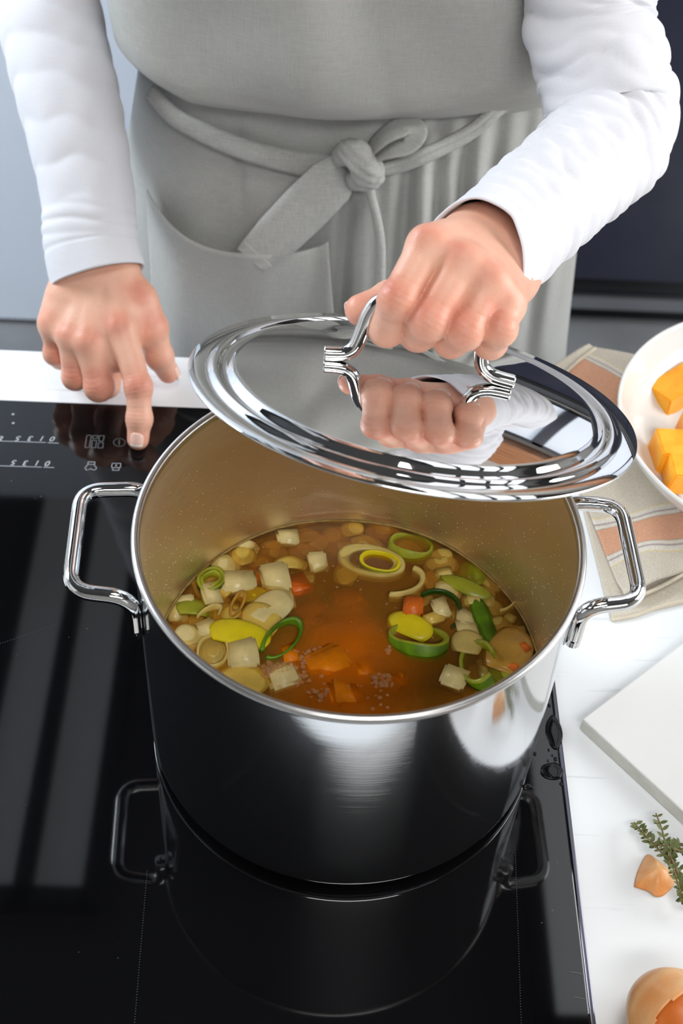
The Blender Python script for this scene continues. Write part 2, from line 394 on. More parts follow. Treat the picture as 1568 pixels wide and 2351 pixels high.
def skylight(i, x0, x1, y0, y1, nx, ny, m):
    o = empty('window_%d' % i, ((x0+x1)/2, (y0+y1)/2, CZ)); tag(o, kind='structure')
    bm = bmesh.new(); t = .035
    for k in range(nx+1): box(bm, x0+(x1-x0)*k/nx-t/2, x0+(x1-x0)*k/nx+t/2, y0-t/2, y1+t/2, CZ-.05, CZ)
    for k in range(ny+1): box(bm, x0, x1, y0+(y1-y0)*k/ny-t/2, y0+(y1-y0)*k/ny+t/2, CZ-.05, CZ)
    f = bmo('window_frame', bm, M['black'], o, False); f.location = -o.location
    for a in range(nx):
        for b in range(ny):
            X0, X1 = x0+(x1-x0)*a/nx, x0+(x1-x0)*(a+1)/nx; Y0, Y1 = y0+(y1-y0)*b/ny, y0+(y1-y0)*(b+1)/ny
            p = boxo('pane', X0, X1, Y0, Y1, CZ-.02, CZ-.004, m, o); p.location = -o.location
skylight(4, -.66, -.40, .64, 2.0, 2, 1, M['sky_pane'])
skylight(5, .44, 1.45, .42, 2.05, 4, 2, M['sky_pane_r'])
# window above the far units, with slatted blind left of it
M['pale_pane'] = glow('pale_sky_pane', (.70, .82, 1.0), .62)
M['blind'] = glow('backlit_blind_slat', (1.0, .98, .95), .85)
o = empty('window_6', (1.2, 2.1, .05)); tag(o, kind='structure')
for a, b in ((.34, .92), (.97, 1.55), (1.60, 2.2)):
    p = boxo('pane', a, b, 2.085, 2.10, .06, .62, M['pale_pane'], o); p.location = -o.location
bm = bmesh.new()
for a in (.31, .92, 1.55, 2.2): box(bm, a, a+.05, 2.06, 2.11, .03, .65)
for a in (.03, .62): box(bm, .31, 2.25, 2.06, 2.11, a, a+.03)
f = bmo('window_frame', bm, M['cab_dark'], o, False); f.location = -o.location
o = empty('window_7', (-.1, 2.1, .95)); tag(o, kind='structure')
for k in range(11):
    p = boxo('slat', -.72+.11*k, -.655+.11*k, 2.07, 2.085, .98, 1.60, M['blind'], o); p.location = -o.location
tag(boxo('trim_1', .0, 2.28, 1.82, 2.10, .70, .92, M['oak'], None, .004), kind='structure')

# tall fronts behind the cook
def kitchen_unit(name, x0, x1, y, zs, mat_, label, cat, handle=None):
    o = empty(name, ((x0+x1)/2, y, FZ), label=label, cat=cat)
    L = -o.location
    def add(n, *a, m, bev=0): b = boxo(n, *a, m, o, bev); b.location = L; return b
    add('carcass', x0+.004, x1-.004, y+.022, y+.6, FZ+.10, CZ-.25, m=mat_)
    for (a, b) in zs: add('door', x0+.003, x1-.003, y, y+.02, a, b, m=mat_, bev=.002)
    add('plinth', x0+.01, x1-.01, y+.03, y+.05, FZ+.001, FZ+.10, m=M['black'])
    return o, add
for k, x0 in enumerate((-1.9, -1.3, -.7)):
    x1 = x0+.6
    o, add = kitchen_unit('tall_cabinet', x0, x1, 1.44, [(FZ+.012, .38), (.386, 1.38)], M['cab_white'],
        ('pale blue-white tall cabinet at the far left end of the back wall', 'pale blue-white tall cabinet seen behind the outstretched left arm', 'pale blue-white tall cabinet directly behind the apron')[k], 'cabinet')
for k, x0 in enumerate((-.1, .30, .90)):
    x1 = (.30, .90, 1.7)[k]
    o = empty('oven_unit' if k else 'dark_cabinet', ((x0+x1)/2, 1.5, FZ),
              label=('narrow navy cabinet hidden behind the cook', 'navy black oven front behind the bent right arm', 'navy black base unit at the right end of the back wall')[k], cat=('cabinet', 'oven', 'cabinet')[k])
    L = -o.location
    for n, a, m in (('carcass', (x0+.004, x1-.004, 1.523, 2.08, FZ+.05, -.05), M['cab_dark']), ('door', (x0+.003, x1-.003, 1.5, 1.52, -.784, -.06), M['cab_dark']),
                    ('counter', (x0, x1, 1.49, 2.08, -.048, -.01), M['black']), ('vent_gap', (x0, x1, 1.515, 1.522, -.823, -.784), M['black']),
                    ('steel_strip', (x0, x1, 1.502, 1.515, -.856, -.828), M['strip']), ('plinth', (x0, x1, 1.53, 1.55, FZ+.001, -.84), M['black'])):
        b = boxo(n, *a, m, o, .002 if 'door' in n else 0); b.location = L

# ------------------------------------------------------------------ island: cabinet and worktop
isl = empty('island_cabinet', (0, 0, FZ), label='white island cabinet carrying the worktop and the hob', cat='cabinet')
b = boxo('carcass', -1.1, 1.1, -.26, .30, FZ+.1, -.046, M['cab_white'], isl); b.location = -isl.location
b = boxo('plinth', -1.08, 1.08, -.22, .26, FZ+.001, FZ+.1, M['black'], isl); b.location = -isl.location
for k in range(4):
    b = boxo('door', -1.1+.55*k+.003, -1.1+.55*(k+1)-.003, .301, .319, FZ+.11, -.06, M['cab_white'], isl, .002); b.location = -isl.location
    b = boxo('door', -1.1+.55*k+.003, -1.1+.55*(k+1)-.003, -.279, -.261, FZ+.11, -.06, M['cab_white'], isl, .002); b.location = -isl.location
wt = tag(boxo('worktop', -1.2, 1.2, -.31, .3627, -.045, -.0045, M['worktop'], None, .0025), 'white painted wooden worktop with faint grain around the black hob', 'worktop')

# ------------------------------------------------------------------ induction hob
HX0, HX1, HY0, HY1 = -.655, .1477, -.2310, .2957
hob = empty('induction_hob', (0, 0, -.004), label='black glass induction hob set in the white worktop under the pot', cat='hob')
HL = V((0, 0, .004))
g = boxo('glass_plate', HX0+.003, HX1-.003, HY0, HY1, -.004, 0, M['glass_hob'], hob, .0012); g.location = HL
for a, b_ in ((HX1-.0031, HX1), (HX0, HX0+.0031)):
    e = boxo('edge_trim', a, b_, HY0, HY1, -.004, -.0002, M['edge'], hob, .0008); e.location = HL
def text_mesh(s, size, shear=.25):
    cu = bpy.data.curves.new('t', 'FONT'); cu.body = s; cu.size = size; cu.shear = shear; cu.align_x = 'CENTER'; cu.align_y = 'BOTTOM_BASELINE' if False else 'BOTTOM'
    cu.offset = size*.012
    ob = bpy.data.objects.new('t', cu); COL.objects.link(ob); bpy.context.view_layer.update()
    me = bpy.data.meshes.new_from_object(ob.evaluated_get(bpy.context.evaluated_depsgraph_get())); bpy.data.objects.remove(ob); return me
def flat_line(bm, pts, wd, closed=False, z=0):
    pts = [V((p[0], p[1], 0)) for p in pts]; n = len(pts)
    for i in range(n if closed else n-1):
        a, b = pts[i], pts[(i+1) % n]; d = (b-a).normalized(); q = V((-d.y, d.x, 0))*wd/2; a2, b2 = a-d*wd*.35, b+d*wd*.35
        bm.faces.new([bm.verts.new(p+V((0, 0, z))) for p in (a2-q, b2-q, b2+q, a2+q)])
ZP = .00025
def hobpart(name, bm, m='print'):
    return bmo(name, bm, M[m], hob, False, HL)
def W2(x, y): p = PZ(x, y, 0); return (p[0], p[1])
for ch, x, y in (('8', 5, 1012), ('5', 45, 1012), ('3', 73, 1012), ('1', 100, 1012), ('0', 124, 1013), ('5', 35, 1067), ('3', 62, 1068), ('1', 89, 1068), ('0', 113, 1069)):
    me = text_mesh(ch, .0078); o = link('digit_print', me, M['print'], hob, False)
    p = W2(x, y-14); o.location = V((p[0], p[1]-.0005, ZP))+HL; o.rotation_euler = (0, 0, PI)
for seg in (((-60, 1011), (105, 1016.5)), ((110, 1017), (134, 1018)), ((-60, 1068), (95, 1073)), ((100, 1073), (124, 1074))):
    bm = bmesh.new(); flat_line(bm, [W2(*seg[0]), W2(*seg[1])], .0006, z=ZP); hobpart('slider_line', bm)
def icon(name, polys, wd=.0005, m='print'):
    bm = bmesh.new()
    for pl, cl in polys: flat_line(bm, [W2(*q) for q in pl], wd, cl, ZP)
    return hobpart(name, bm, m)
z3 = lambda x, y: (x/3.733, 880+y/3.733)
def qd(*p): return [z3(*q) for q in p]
icon('zone_icon', [(qd((745, 448), (783, 448), (765, 552), (728, 552)), True), (qd((798, 450), (838, 450), (833, 475), (794, 475)), True),
                   (qd((790, 490), (828, 492), (820, 555), (782, 553)), True), (qd((852, 450), (894, 452), (884, 498), (846, 496)), True), (qd((846, 510), (886, 510), (880, 556), (838, 556)), True)], m='print_dim')
icon('power_icon', [([z3(1023+50*math.cos(a), 509+34*math.sin(a)) for a in np.linspace(0, 2*PI, 25)[:-1]], True), (qd((1022, 488), (1021, 530)), False)], m='print_dim')
icon('pot_icon', [(qd((757, 674), (814, 676), (810, 698), (752, 696)), True), (qd((752, 696), (742, 712), (728, 728), (740, 746), (762, 742), (778, 733), (796, 745), (820, 742), (828, 724), (814, 712), (809, 698)), False)])
icon('pause_icon', [(qd((962, 688), (1036, 688), (1032, 724), (956, 724)), True), (qd((968, 726), (1022, 726), (1018, 748), (964, 747)), True), (qd((996, 698), (990, 710), (996, 714), (1002, 708)), True)])
bm = bmesh.new()
for q in ((30, 951.5), (30.5, 972)):
    p = W2(*q); bmesh.ops.create_circle(bm, cap_ends=True, segments=12, radius=.0011, matrix=Matrix.Translation((p[0], p[1], ZP)))
hobpart('indicator_light', bm)
bm = bmesh.new()
for (xa, ya), (xb, yb) in (((338, 2000), (303, 2420)), ((1183, 1960), (1199, 2420)), ((-40, 1492), (130, 1434))):
    A, B_ = V((*W2(xa, ya), ZP)), V((*W2(xb, yb), ZP)); n = int((B_-A).length/.0016)
    for k in range(n):
        p = A.lerp(B_, k/n); bmesh.ops.create_circle(bm, cap_ends=True, segments=6, radius=.00032, matrix=Matrix.Translation(p))
tag(hobpart('zone_dots', bm, 'dot'), kind='stuff')
bm = bmesh.new()
for s in (((1312, 2232), (1336, 2236)), ((1318, 2289), (1343, 2294))): flat_line(bm, [W2(*s[0]), W2(*s[1])], .0004, z=ZP)
hobpart('edge_mark', bm, 'print_dim')

# ------------------------------------------------------------------ pot
pot = empty('stock_pot', (0, 0, 0.0005), label='large shiny stainless steel stock pot full of vegetable soup on the hob', cat='pot')
PLOC = V((0, 0, -.0005)); H = .1933
NS = 160
prof = [(.0, .0080), (.1262, .0080), (.1276, .0088), (.1283, .0105), (.1284, .013), (.1285, .04), (.1286, .12), (.1286, .176), (.1287, .1885)]
o = lathe('outer_wall', prof, NS, M['pot_out'], pot, loc=PLOC)
o = lathe('base_disc', [(0, .0005), (.112, .0005), (.1165, .0012), (.1172, .0025), (.1172, .0075), (.116, .0085), (0, .0085)], NS, M['steel'], pot, loc=PLOC)
rimp = [(.1250, .1880)]+[(.1275+.0025*math.cos(a), .1908+.0025*math.sin(a)) for a in np.linspace(PI*.98, -PI*.10, 12)]+[(.1292, .1885)]
o = lathe('rim', rimp, NS, M['rim'], pot, loc=PLOC)
inn = [(.1251, .1885), (.1250, .15), (.1250, .03), (.1235, .017), (.117, .011), (0, .0105)]
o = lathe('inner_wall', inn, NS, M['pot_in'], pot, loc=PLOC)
def pot_handle(s, pts):
    P = []; pts = [V(p) for p in pts]; n = len(pts); P.append(pts[0])
    rr = .014
    for i in range(1, n-1):
        a, b, c = pts[i-1], pts[i], pts[i+1]; r = min(rr, (b-a).length*.48, (c-b).length*.48)
        p0 = b+(a-b).normalized()*r; p1 = b+(c-b).normalized()*r
        for k in range(9):
            t = k/8; P.append((p0.lerp(b, t)).lerp(b.lerp(p1, t), t))
    P.append(pts[-1]); path = [P[0]]
    for p in P[1:]:
        d = (p-path[-1]).length
        m_ = max(1, int(d/.006))
        for k in range(1, m_+1): path.append(path[-1].lerp(p, 1/(m_-k+1)) if m_ > 1 else p)
    return tube('side_handle', [tuple(p) for p in path], .0046, 20, M['steel'], pot, ref=(0.3, 0.2, 1))
hz = .1715
for s, A in ((-1, [(-.1232, .0435), (-.166, .041), (-.1625, -.036), (-.1275, -.0395)]), (1, [(.124, .0455), (.1605, .0450), (.1625, -.029), (.1270, -.0345)])):
    a0, a3 = V(A[0]), V(A[3]); w0 = a0.normalized()*.1328; w3 = a3.normalized()*.1328
    pts = [(w0.x, w0.y, .138), (w0.x, w0.y, hz), (A[1][0], A[1][1], hz), (A[2][0], A[2][1], hz), (w3.x, w3.y, hz), (w3.x, w3.y, .138)]
    o = pot_handle(s, pts); o.location = PLOC
# condensation on the inside of the wall
bm = bmesh.new()
for k in range(700):
    th = rng.uniform(-.35, PI+.35); z = .064+.11*rng.beta(1.2, 1.8); r = rng.uniform(.00014, .00032)
    p = V((.1249*math.cos(th), .1249*math.sin(th), z))
    bmesh.ops.create_icosphere(bm, subdivisions=1, radius=r, matrix=Matrix.Translation(p))
tag(bmo('condensation_drops', bm, M['pot_in'], pot, True, PLOC), kind='stuff')

# ------------------------------------------------------------------ lid held open over the pot
LC = V((.0284, .0616, .2408)); LN = V((.118, .355, .928)).normalized()
LX = (V((1, 0, 0))-LN.x*LN).normalized(); LY = LN.cross(LX)
lid = empty('pot_lid', LC, label='mirror polished steel pot lid with bar handle, lifted and tilted by the right hand', cat='lid')
lid.rotation_euler = Matrix((LX, LY, LN)).transposed().to_euler()
lp = [(.1300, -.0004), (.1303, .0002), (.1298, .0008), (.1215, .0010), (.1195, .0014), (.1180, .0026), (.1165, .0040), (.1150, .0044), (.1135, .0040), (.1122, .0024), (.1108, .0014), (.1094, .0016), (.1080, .0026),
      (.1065, .0042), (.1045, .0056)]
def dome(r): return .0056+.0100*(1-(r/.1045)**2.0)
top = lp+[(r, dome(r)) for r in np.linspace(.102, .0, 34)]
bot = [(r, z-.0011) for r, z in top[::-1]]
lathe('lid_shell', top+bot[:-3]+[(.1290, -.0006)], 192, M['steel_lid'], lid)
LM = Matrix((LX, LY, LN)).transposed()
def lidloc(p): q = LM.transposed()@(V(p)-LC); return (q.x, q.y, q.z)
hx0, hx1, hh = -.0335, .0395, .0555
def dz(x, y): return dome(math.hypot(x, y))
hp = [(-.0550, 0, dz(.055, 0)+.0041), (-.0470, 0, dz(.047, 0)+.0043), (-.0420, 0, dz(.042, 0)+.0055), (-.0380, 0, .0240), (-.0356, 0, .0345), (-.0338, 0, .044), (-.0290, 0, .0522), (-.018, 0, hh), (.000, 0, hh), (.016, 0, hh), (.0265, 0, .0525), (.0312, 0, .044),
      (.0325, 0, .0345), (.0350, 0, .0240), (.0400, 0, dz(.040, 0)+.0055), (.0460, 0, dz(.046, 0)+.0043), (.0550, 0, dz(.055, 0)+.0041)]
tube('bar_handle', spline(hp, 110), .0044, 22, M['steel'], lid, ref=(0, 1, 0))
# ------------------------------------------------------------------ the cook
person = empty('person', (0, .50, FZ), label='person in white long-sleeved top and grey linen apron, pressing the hob and lifting the lid', cat='person')
PL = -person.location
def pp(o): o.location = PL; return o
DR, DL = .7504, 1.0675
def JR(x, y, d): return PD(x, y, DR+d)
def JL(x, y, d): return PD(x, y, DL+d)
def make_hand(fing, thumb, wrist, fore, across, palm, pn):
    """fing: list of (points, radii); palm: extra capsules; pn: palmar direction"""
    across = across/np.linalg.norm(across)
    def f(P):
        W = None
        for (pts, rad), s in zip(fing, (-1.5, -.5, .5, 1.5)):
            base = wrist+across*s*.0085+(pts[0]-wrist)*.08
            c = cone(P, base, pts[0], .0155, rad[0]*1.10)
            W = c if W is None else smin(W, c, .013)
        for a, b, ra, rb in palm: W = smin(W, cone(P, np.array(a), np.array(b), ra, rb), .014)
        for s in (-1, 1):
            W = smin(W, cone(P, wrist+across*s*.0115, fore+across*s*.009, .0175, .0185), .02)
        # tendons
        for (pts, rad), s in zip(fing, (-1.5, -.5, .5, 1.5)):
            W = smin(W, cone(P, wrist+across*s*.004-pn*.0135, pts[0]-pn*rad[0]*.62, .003, .0042), .006)
        out = W
        for i, (pts, rad) in enumerate(fing+[thumb]):
            c = None
            for k in range(len(pts)-1):
                q = cone(P, pts[k], pts[k+1], rad[k], rad[k+1]); c = q if c is None else smin(c, q, .004)
            for k in range(1, len(pts)-1):     # knuckle swelling and its creases
                q = np.linalg.norm(P-pts[k], axis=1)-rad[k]*1.02; c = smin(c, q, .004)
                ax = pts[k+1]-pts[k-1]; ax /= np.linalg.norm(ax)
                rel = P-pts[k]; t = rel@ax; near = np.exp(-(np.linalg.norm(rel, axis=1)/(rad[k]*1.5))**4)
                c = c+near*.00042*np.clip(np.cos(2*PI*t/.0032), 0, 1)
            for j, (p2, r2) in enumerate(fing): pass
            k_ = .0046 if i < 4 else .011
            cw = smin(c, W, k_)
            out = cw if i == 0 else smin(out, cw, .0003)
        return out
    allp = np.concatenate([np.array(p) for p, r in fing]+[np.array(thumb[0]), wrist[None], fore[None]])
    vs, q = sdf_mesh(f, allp.min(0)-.03, allp.max(0)+.03, .00100, 1)
    bl = np.zeros(len(vs))
    for (pts, rad) in fing+[thumb]:
        for k, p in enumerate(pts):
            wgt = (.50, .52, .20, .50)[min(k, 3)] if len(pts) == 4 else .5
            s_ = rad[k]*1.25 if k else rad[k]*.85
            q0 = p-pn*rad[k]*.9 if k < 2 else p
            bl = np.maximum(bl, wgt*np.exp(-(np.linalg.norm(vs-q0, axis=1)/s_)**2))
    return vs, q, bl
A = np.array
Rf = [([JR(982, 566, -.010), JR(913, 690, -.018), JR(888, 754, .006), JR(905, 712, .021)], [.0109, .0102, .0096, .0086]),
      ([JR(1064, 606, -.012), JR(984, 738, -.019), JR(960, 764, .005), JR(978, 722, .021)], [.0109, .0103, .0097, .0086]),
      ([JR(1124, 652, -.010), JR(1066, 760, -.017), JR(1036, 780, .005), JR(1054, 738, .020)], [.0106, .0099, .0094, .0084]),
      ([JR(1164, 700, -.004), JR(1146, 756, -.012), JR(1126, 787, .006), JR(1134, 752, .019)], [.0096, .0091, .0085, .0074])]
Rt = ([JR(1080, 640, .040), JR(985, 672, .030), JR(898, 690, .024), JR(828, 712, .0185)], [.0150, .0128, .0108, .0092])
wr = JR(1128, 588, .046)
fr = JR(1255, 475, .115)
pnR = JR(1090, 690, .03)-JR(1050, 560, -.01); pnR = pnR/np.linalg.norm(pnR)
palmR = [(wr+pnR*.004, JR(1120, 690, .016), .017, .012), (JR(1060, 625, .030), JR(1020, 640, .012), .016, .014), (JR(1000, 600, .012), JR(1080, 640, .012), .013, .013)]
vR, qR, bR = make_hand(Rf, Rt, wr, fr, JR(1165, 650, .03)-JR(1080, 545, .03), palmR, pnR)
Lf = [([JL(278, 752, -.004), JL(318, 888, -.007), JL(320, 962, -.003), JL(317, 1008, .0008)], [.0115, .0103, .0096, .0087]),
      ([JL(206, 788, -.006), JL(227, 888, .002), JL(246, 884, .026), JL(262, 845, .031)], [.0115, .0110, .0098, .0085]),
      ([JL(162, 772, -.001), JL(172, 866, .010), JL(182, 866, .032), JL(196, 835, .035)], [.0104, .0096, .0085, .0075]),
      ([JL(122, 742, .008), JL(126, 812, .020), JL(138, 824, .040), JL(155, 800, .043)], [.0094, .0085, .0076, .0068])]
Lt = ([JL(322, 690, .014), JL(350, 752, .022), JL(366, 818, .035), JL(386, 856, .049)], [.0150, .0120, .0108, .0088])
wl = JL(226, 632, .012); fl = JL(190, 430, .010)
pnL = FW*.8+A([0, 0, -.3]); pnL /= np.linalg.norm(pnL)
palmL = [(JL(285, 690, .012), JL(330, 760, .016), .013, .010), (JL(150, 690, .012), JL(130, 745, .012), .015, .011), (JL(225, 700, .010), JL(210, 760, .008), .016, .014), (JL(296, 812, -.001), JL(220, 832, .003), .0075, .0085), (JL(300, 830, .012), JL(236, 830, .016), .008, .008)]
vL, qL, bL = make_hand(Lf, Lt, wl, fl, JL(110, 650, .01)-JL(340, 640, .012), palmL, pnL)

# trunk, neck, head, arms, legs
elbL, elbR = JL(100, -75, .040), JR(1420, 318, .205)
shoL, shoR = A([-.165, .515, .465]), A([.160, .480, .465])
hc = A([-.01, .445, .715])
ft = A([0, -.80, -.35]); ft = ft/np.linalg.norm(ft)
fwd = A([-.02, -.80, -.60]); fwd /= np.linalg.norm(fwd); upv = A([0, -.6, .8]); upv -= fwd*(upv@fwd); upv /= np.linalg.norm(upv); sdv = np.cross(fwd, upv)
Rh = np.stack([sdv, fwd, upv], 1)
def hp_(x, y, z): return hc+Rh@A([x, y, z])
ARM_L = [fl, JL(160, 250, .016), JL(118, 60, .026), elbL, shoL]
ARM_R = [JR(1225, 478, .098), JR(1345, 375, .165), JR(1395, 292, .196), JR(1388, 180, .196), JR(1352, 20, .195), shoR]
def trunk(P):
    d = ell(P, (0, .555, -.02), (.155, .100, .16)); d = smin(d, ell(P, (0, .545, .16), (.125, .082, .16)), .05)
    d = smin(d, ell(P, (0, .525, .34), (.125, .082, .17)), .04)
    d = smin(d, cone(P, A([-.12, .515, .455]), A([.12, .490, .455]), .048, .048), .04)
    d = smin(d, cone(P, A([0, .50, .49]), A([-.005, .465, .62]), .052, .048), .03)
    for AP in (ARM_L, ARM_R):
        d = smin(d, cone(P, AP[-1]*A([.85, 1, 1]), AP[-2], .036, .032), .03)
        for p_, q_ in zip(AP[:-2], AP[1:-1]): d = smin(d, cone(P, p_, q_, .029, .030), .006)
    for s in (-1, 1):
        hip, knee, ank, toe = A([s*.085, .55, -.07]), A([s*.09, .53, -.46]), A([s*.095, .57, -.83]), A([s*.11, .43, FZ+.026])
        d = smin(d, cone(P, hip, knee, .085, .056), .05); d = smin(d, cone(P, knee, ank, .054, .037), .015); d = smin(d, cone(P, ank+A([0, .02, -.03]), toe, .034, .024), .02)
    return d
def headf(P):
    d = ell(P, hp_(0, -.012, .03), (.074, .094, .088), Rh); d = smin(d, ell(P, hp_(0, .026, -.045), (.055, .058, .062), Rh), .03)
    d = smin(d, cone(P, hp_(0, -.02, -.05), A([-.005, .468, .60]), .05, .05), .03)
    d = smin(d, cone(P, hp_(0, .083, .012), hp_(0, .104, -.026), .007, .0125), .012)          # nose
    for s in (-1, 1):
        d = -smin(-d, ell(P, hp_(s*.031, .093, .006), (.017, .012, .010), Rh), .012)             # sockets
        d = smin(d, ell(P, hp_(s*.031, .076, .005), (.0125, .0125, .0125), Rh), .002)            # eyes
        d = smin(d, cone(P, hp_(s*.014, .088, .023), hp_(s*.046, .080, .023), .006, .005), .008)
        d = smin(d, ell(P, hp_(s*.076, -.008, -.005), (.008, .017, .029), Rh), .006)             # ears
    d = smin(d, cone(P, hp_(-.02, .079, -.057), hp_(.02, .079, -.057), .0055, .0055), .005); d = smin(d, cone(P, hp_(-.016, .079, -.068), hp_(.016, .079, -.068), .006, .006), .005)
    d = np.maximum(d, -cone(P, hp_(-.022, .086, -.0625), hp_(.022, .086, -.0625), .0012, .0012)); return smin(d, ell(P, hp_(0, .072, -.09), (.02, .016, .014), Rh), .015)
vT, qT = sdf_mesh(trunk, (-.38, .30, FZ), (.36, .76, .62), .012, 1)
vH, qH = sdf_mesh(headf, hc-.17, hc+.17, .0038, 1)
vs = np.concatenate([vR, vL, vT, vH]); o1, o2, o3 = len(vR), len(vR)+len(vL), len(vR)+len(vL)+len(vT)
qs = np.concatenate([qR, qL+o1, qT+o2, qH+o3]); blv = np.concatenate([bR, bL, np.full(len(vT), .1), .15+.3*np.exp(-(np.linalg.norm(vH-hp_(0, .085, -.063), axis=1)/.02)**2)])
body = pp(pyd('body', vs, qs, M['skin'], person))
at = body.data.attributes.new('blush', 'FLOAT', 'POINT'); at.data.foreach_set('value', blv.astype(np.float32))
# nails
def nail(a, b, r, dors, L_, wd, sh=.0005):
    a, b = A(a), A(b); ax = (b-a)/np.linalg.norm(b-a); dn = dors-ax*(dors@ax); dn /= np.linalg.norm(dn); sd = np.cross(ax, dn)
    n, m = 13, 11; G = np.zeros((n, m, 3)); mi = []
    for i in range(n):
        t = -1+2*i/(n-1); wl_ = wd*(1-.18*max(0, -t)**4*3.2-.10*max(0, t)**4)
        for j in range(m):
            u = -1+2*j/(m-1); an = u*wl_; tt = t*(1-.10*u*u*(1 if t < 0 else .9))
            rr = r*(1.0-.10*max(0, t)**2)+.0006-.0012*abs(u)**6-.0004*max(0, -t)**6
            G[i, j] = b+ax*(tt*L_/2+sh)+dn*math.cos(an)*rr+sd*math.sin(an)*rr
    o = gridmesh('fingernail', G, [M['nail'], M['nail_tip']], body, .0006)
    for i in range(n-1):
        for j in range(m-1): o.data.polygons[i*(m-1)+j].material_index = 1 if i >= n-3 else 0
    return o
up_ = -FW
nail(Lf[0][0][2], Lf[0][0][3], .0085, up_*.9+A([0, -.35, .5]), .0118, .78, -.0008)
nail(Lt[0][2], Lt[0][3], .0088, A([.75, .05, .65]), .0125, .75)
nail(Rt[0][2], Rt[0][3], .0090, A([.25, 1, -.25]), .0115, .6)
for k in range(4):
    p = Rf[k][0]; r_ = Rf[k][1]; d_ = p[3]-p[1]; nail(p[2], p[3], r_[3], A([0, -.35, -.9]), .0105, .75)
# hair: cap, and a bun
def hairf(P):
    d = ell(P, hp_(0, -.022, .038), (.083, .098, .090), Rh); cut = (P-hp_(0, .052, .03))@(Rh@A([0, .82, -.57]))
    d = np.maximum(d, cut); d = smin(d, ell(P, hp_(0, -.118, .05), (.042, .038, .042), Rh), .012)
    rel = (P-hc)@Rh; return d+.0015*np.sin(rel[:, 0]*420+np.sin(rel[:, 1]*60)*2)
vh, qh = sdf_mesh(hairf, hc-.19, hc+.19, .005, 1)
pp(pyd('hair', vh, qh, M['hair'], person))

# ---- trousers and shoes (behind the island)
for s in (-1, 1):
    pp(tube('trouser_leg', spline([(s*.085, .55, .05), (s*.088, .545, -.1), (s*.09, .53, -.46), (s*.095, .57, -.84)], 40), np.interp(np.linspace(0, 1, 40), [0, .2, .5, 1], [.105, .108, .072, .058]), 24, M['trousers'], person, ref=(1, 0, 0)))
    def shf(P, s=s): return np.maximum(smin(cone(P, A([s*.096, .60, FZ+.035]), A([s*.112, .42, FZ+.030]), .040, .034), cone(P, A([s*.095, .59, FZ+.04]), A([s*.095, .58, FZ+.09]), .042, .042), .02), FZ+.001-P[:, 2])
    v_, q_ = sdf_mesh(shf, (s*.1-.07, .35, FZ-.02), (s*.1+.07, .68, FZ+.15), .008, 1); pp(pyd('shoe', v_, q_, M['shoe'], person))

# ---- white top: torso and two sleeves in one garment
def nz(x, y, z): return mnoise.noise(V((x, y, z)))
def sleeve_grid(pts, rads, ref, wr_fn, n=260, m=84, cuff=True, skew=None):
    path = spline(pts, n); L = np.concatenate([[0], np.cumsum(np.linalg.norm(np.diff(path, axis=0), axis=1))])
    T, N, B = frames(path, ref); tt = np.linspace(0, 1, n); R0 = np.interp(tt, np.linspace(0, 1, len(rads)), rads)
    R0 = np.convolve(np.pad(R0, 12, 'edge'), np.ones(25)/25, 'valid')
    G = np.zeros((n, m, 3))
    for i in range(n):
        for j in range(m):
            a = 2*PI*j/m; G[i, j] = path[i]+(R0[i]+wr_fn(L[i], a, L[-1]))*(math.cos(a)*N[i]+math.sin(a)*B[i])
    if skew is not None:   # the hem slants: one side reaches further over the hand
        dv, amt = skew
        for i in range(n):
            if L[i] > .07: break
            k = (1-L[i]/.07)**2
            for j in range(m):
                e = (G[i, j]-path[i]); e = e/np.linalg.norm(e); G[i, j] -= T[0]*amt*k*max(0, e@dv)
    if cuff:   # fold the hem inwards for thickness
        c = path[0]; e = []
        for sh, push in ((.978, -.0012), (.945, 0.0), (.925, .004), (.90, .02)):
            e.append(c+(G[0]-c)*sh+T[0]*push)
        G = np.concatenate([np.array(e)[::-1], G], 0)
    return G
def sleeve_mesh(grids):
    vs, fs = [], []; off = 0
    for G, closed in grids:
        n, m = G.shape[:2]; vs.append(G.reshape(-1, 3))
        for i in range(n-1):
            for j in range(m if closed else m-1):
                j2 = (j+1) % m; fs.append((off+i*m+j, off+i*m+j2, off+(i+1)*m+j2, off+(i+1)*m+j))
        off += n*m
    return np.concatenate(vs), fs
def fold(x): return abs(math.sin(x))**.75
def wrR(s, a, L):
    # s = 0 at the cuff; bunched rolls at the elbow, slanted folds near the wrist
    w1 = nz(s*9, math.cos(a)*1.1, math.sin(a)*1.1+3)
    ph = s/.021*PI*.62+1.1*math.sin(a-.5)+w1*2.6
    am = .0058*max(0, min(1, (s-.03)/.05))*(.45+.75*abs(nz(s*7+5, math.cos(a)*.9, math.sin(a)*.9)))
    ph2 = s/.017*PI+2.2*math.sin(a+.7)+nz(s*11, math.cos(a)*1.6+9, math.sin(a)*1.6)*2
    h = am*(fold(ph)-.6)+.0022*max(0, min(1, (s-.012)/.02))*(fold(ph2)-.6)
    h += .0008*math.exp(-((s-.010)/.0012)**2)*-1 + .0012*nz(s*30, math.cos(a)*2, math.sin(a)*2)
    return h+.003*nz(s*5, math.cos(a), math.sin(a)+7)
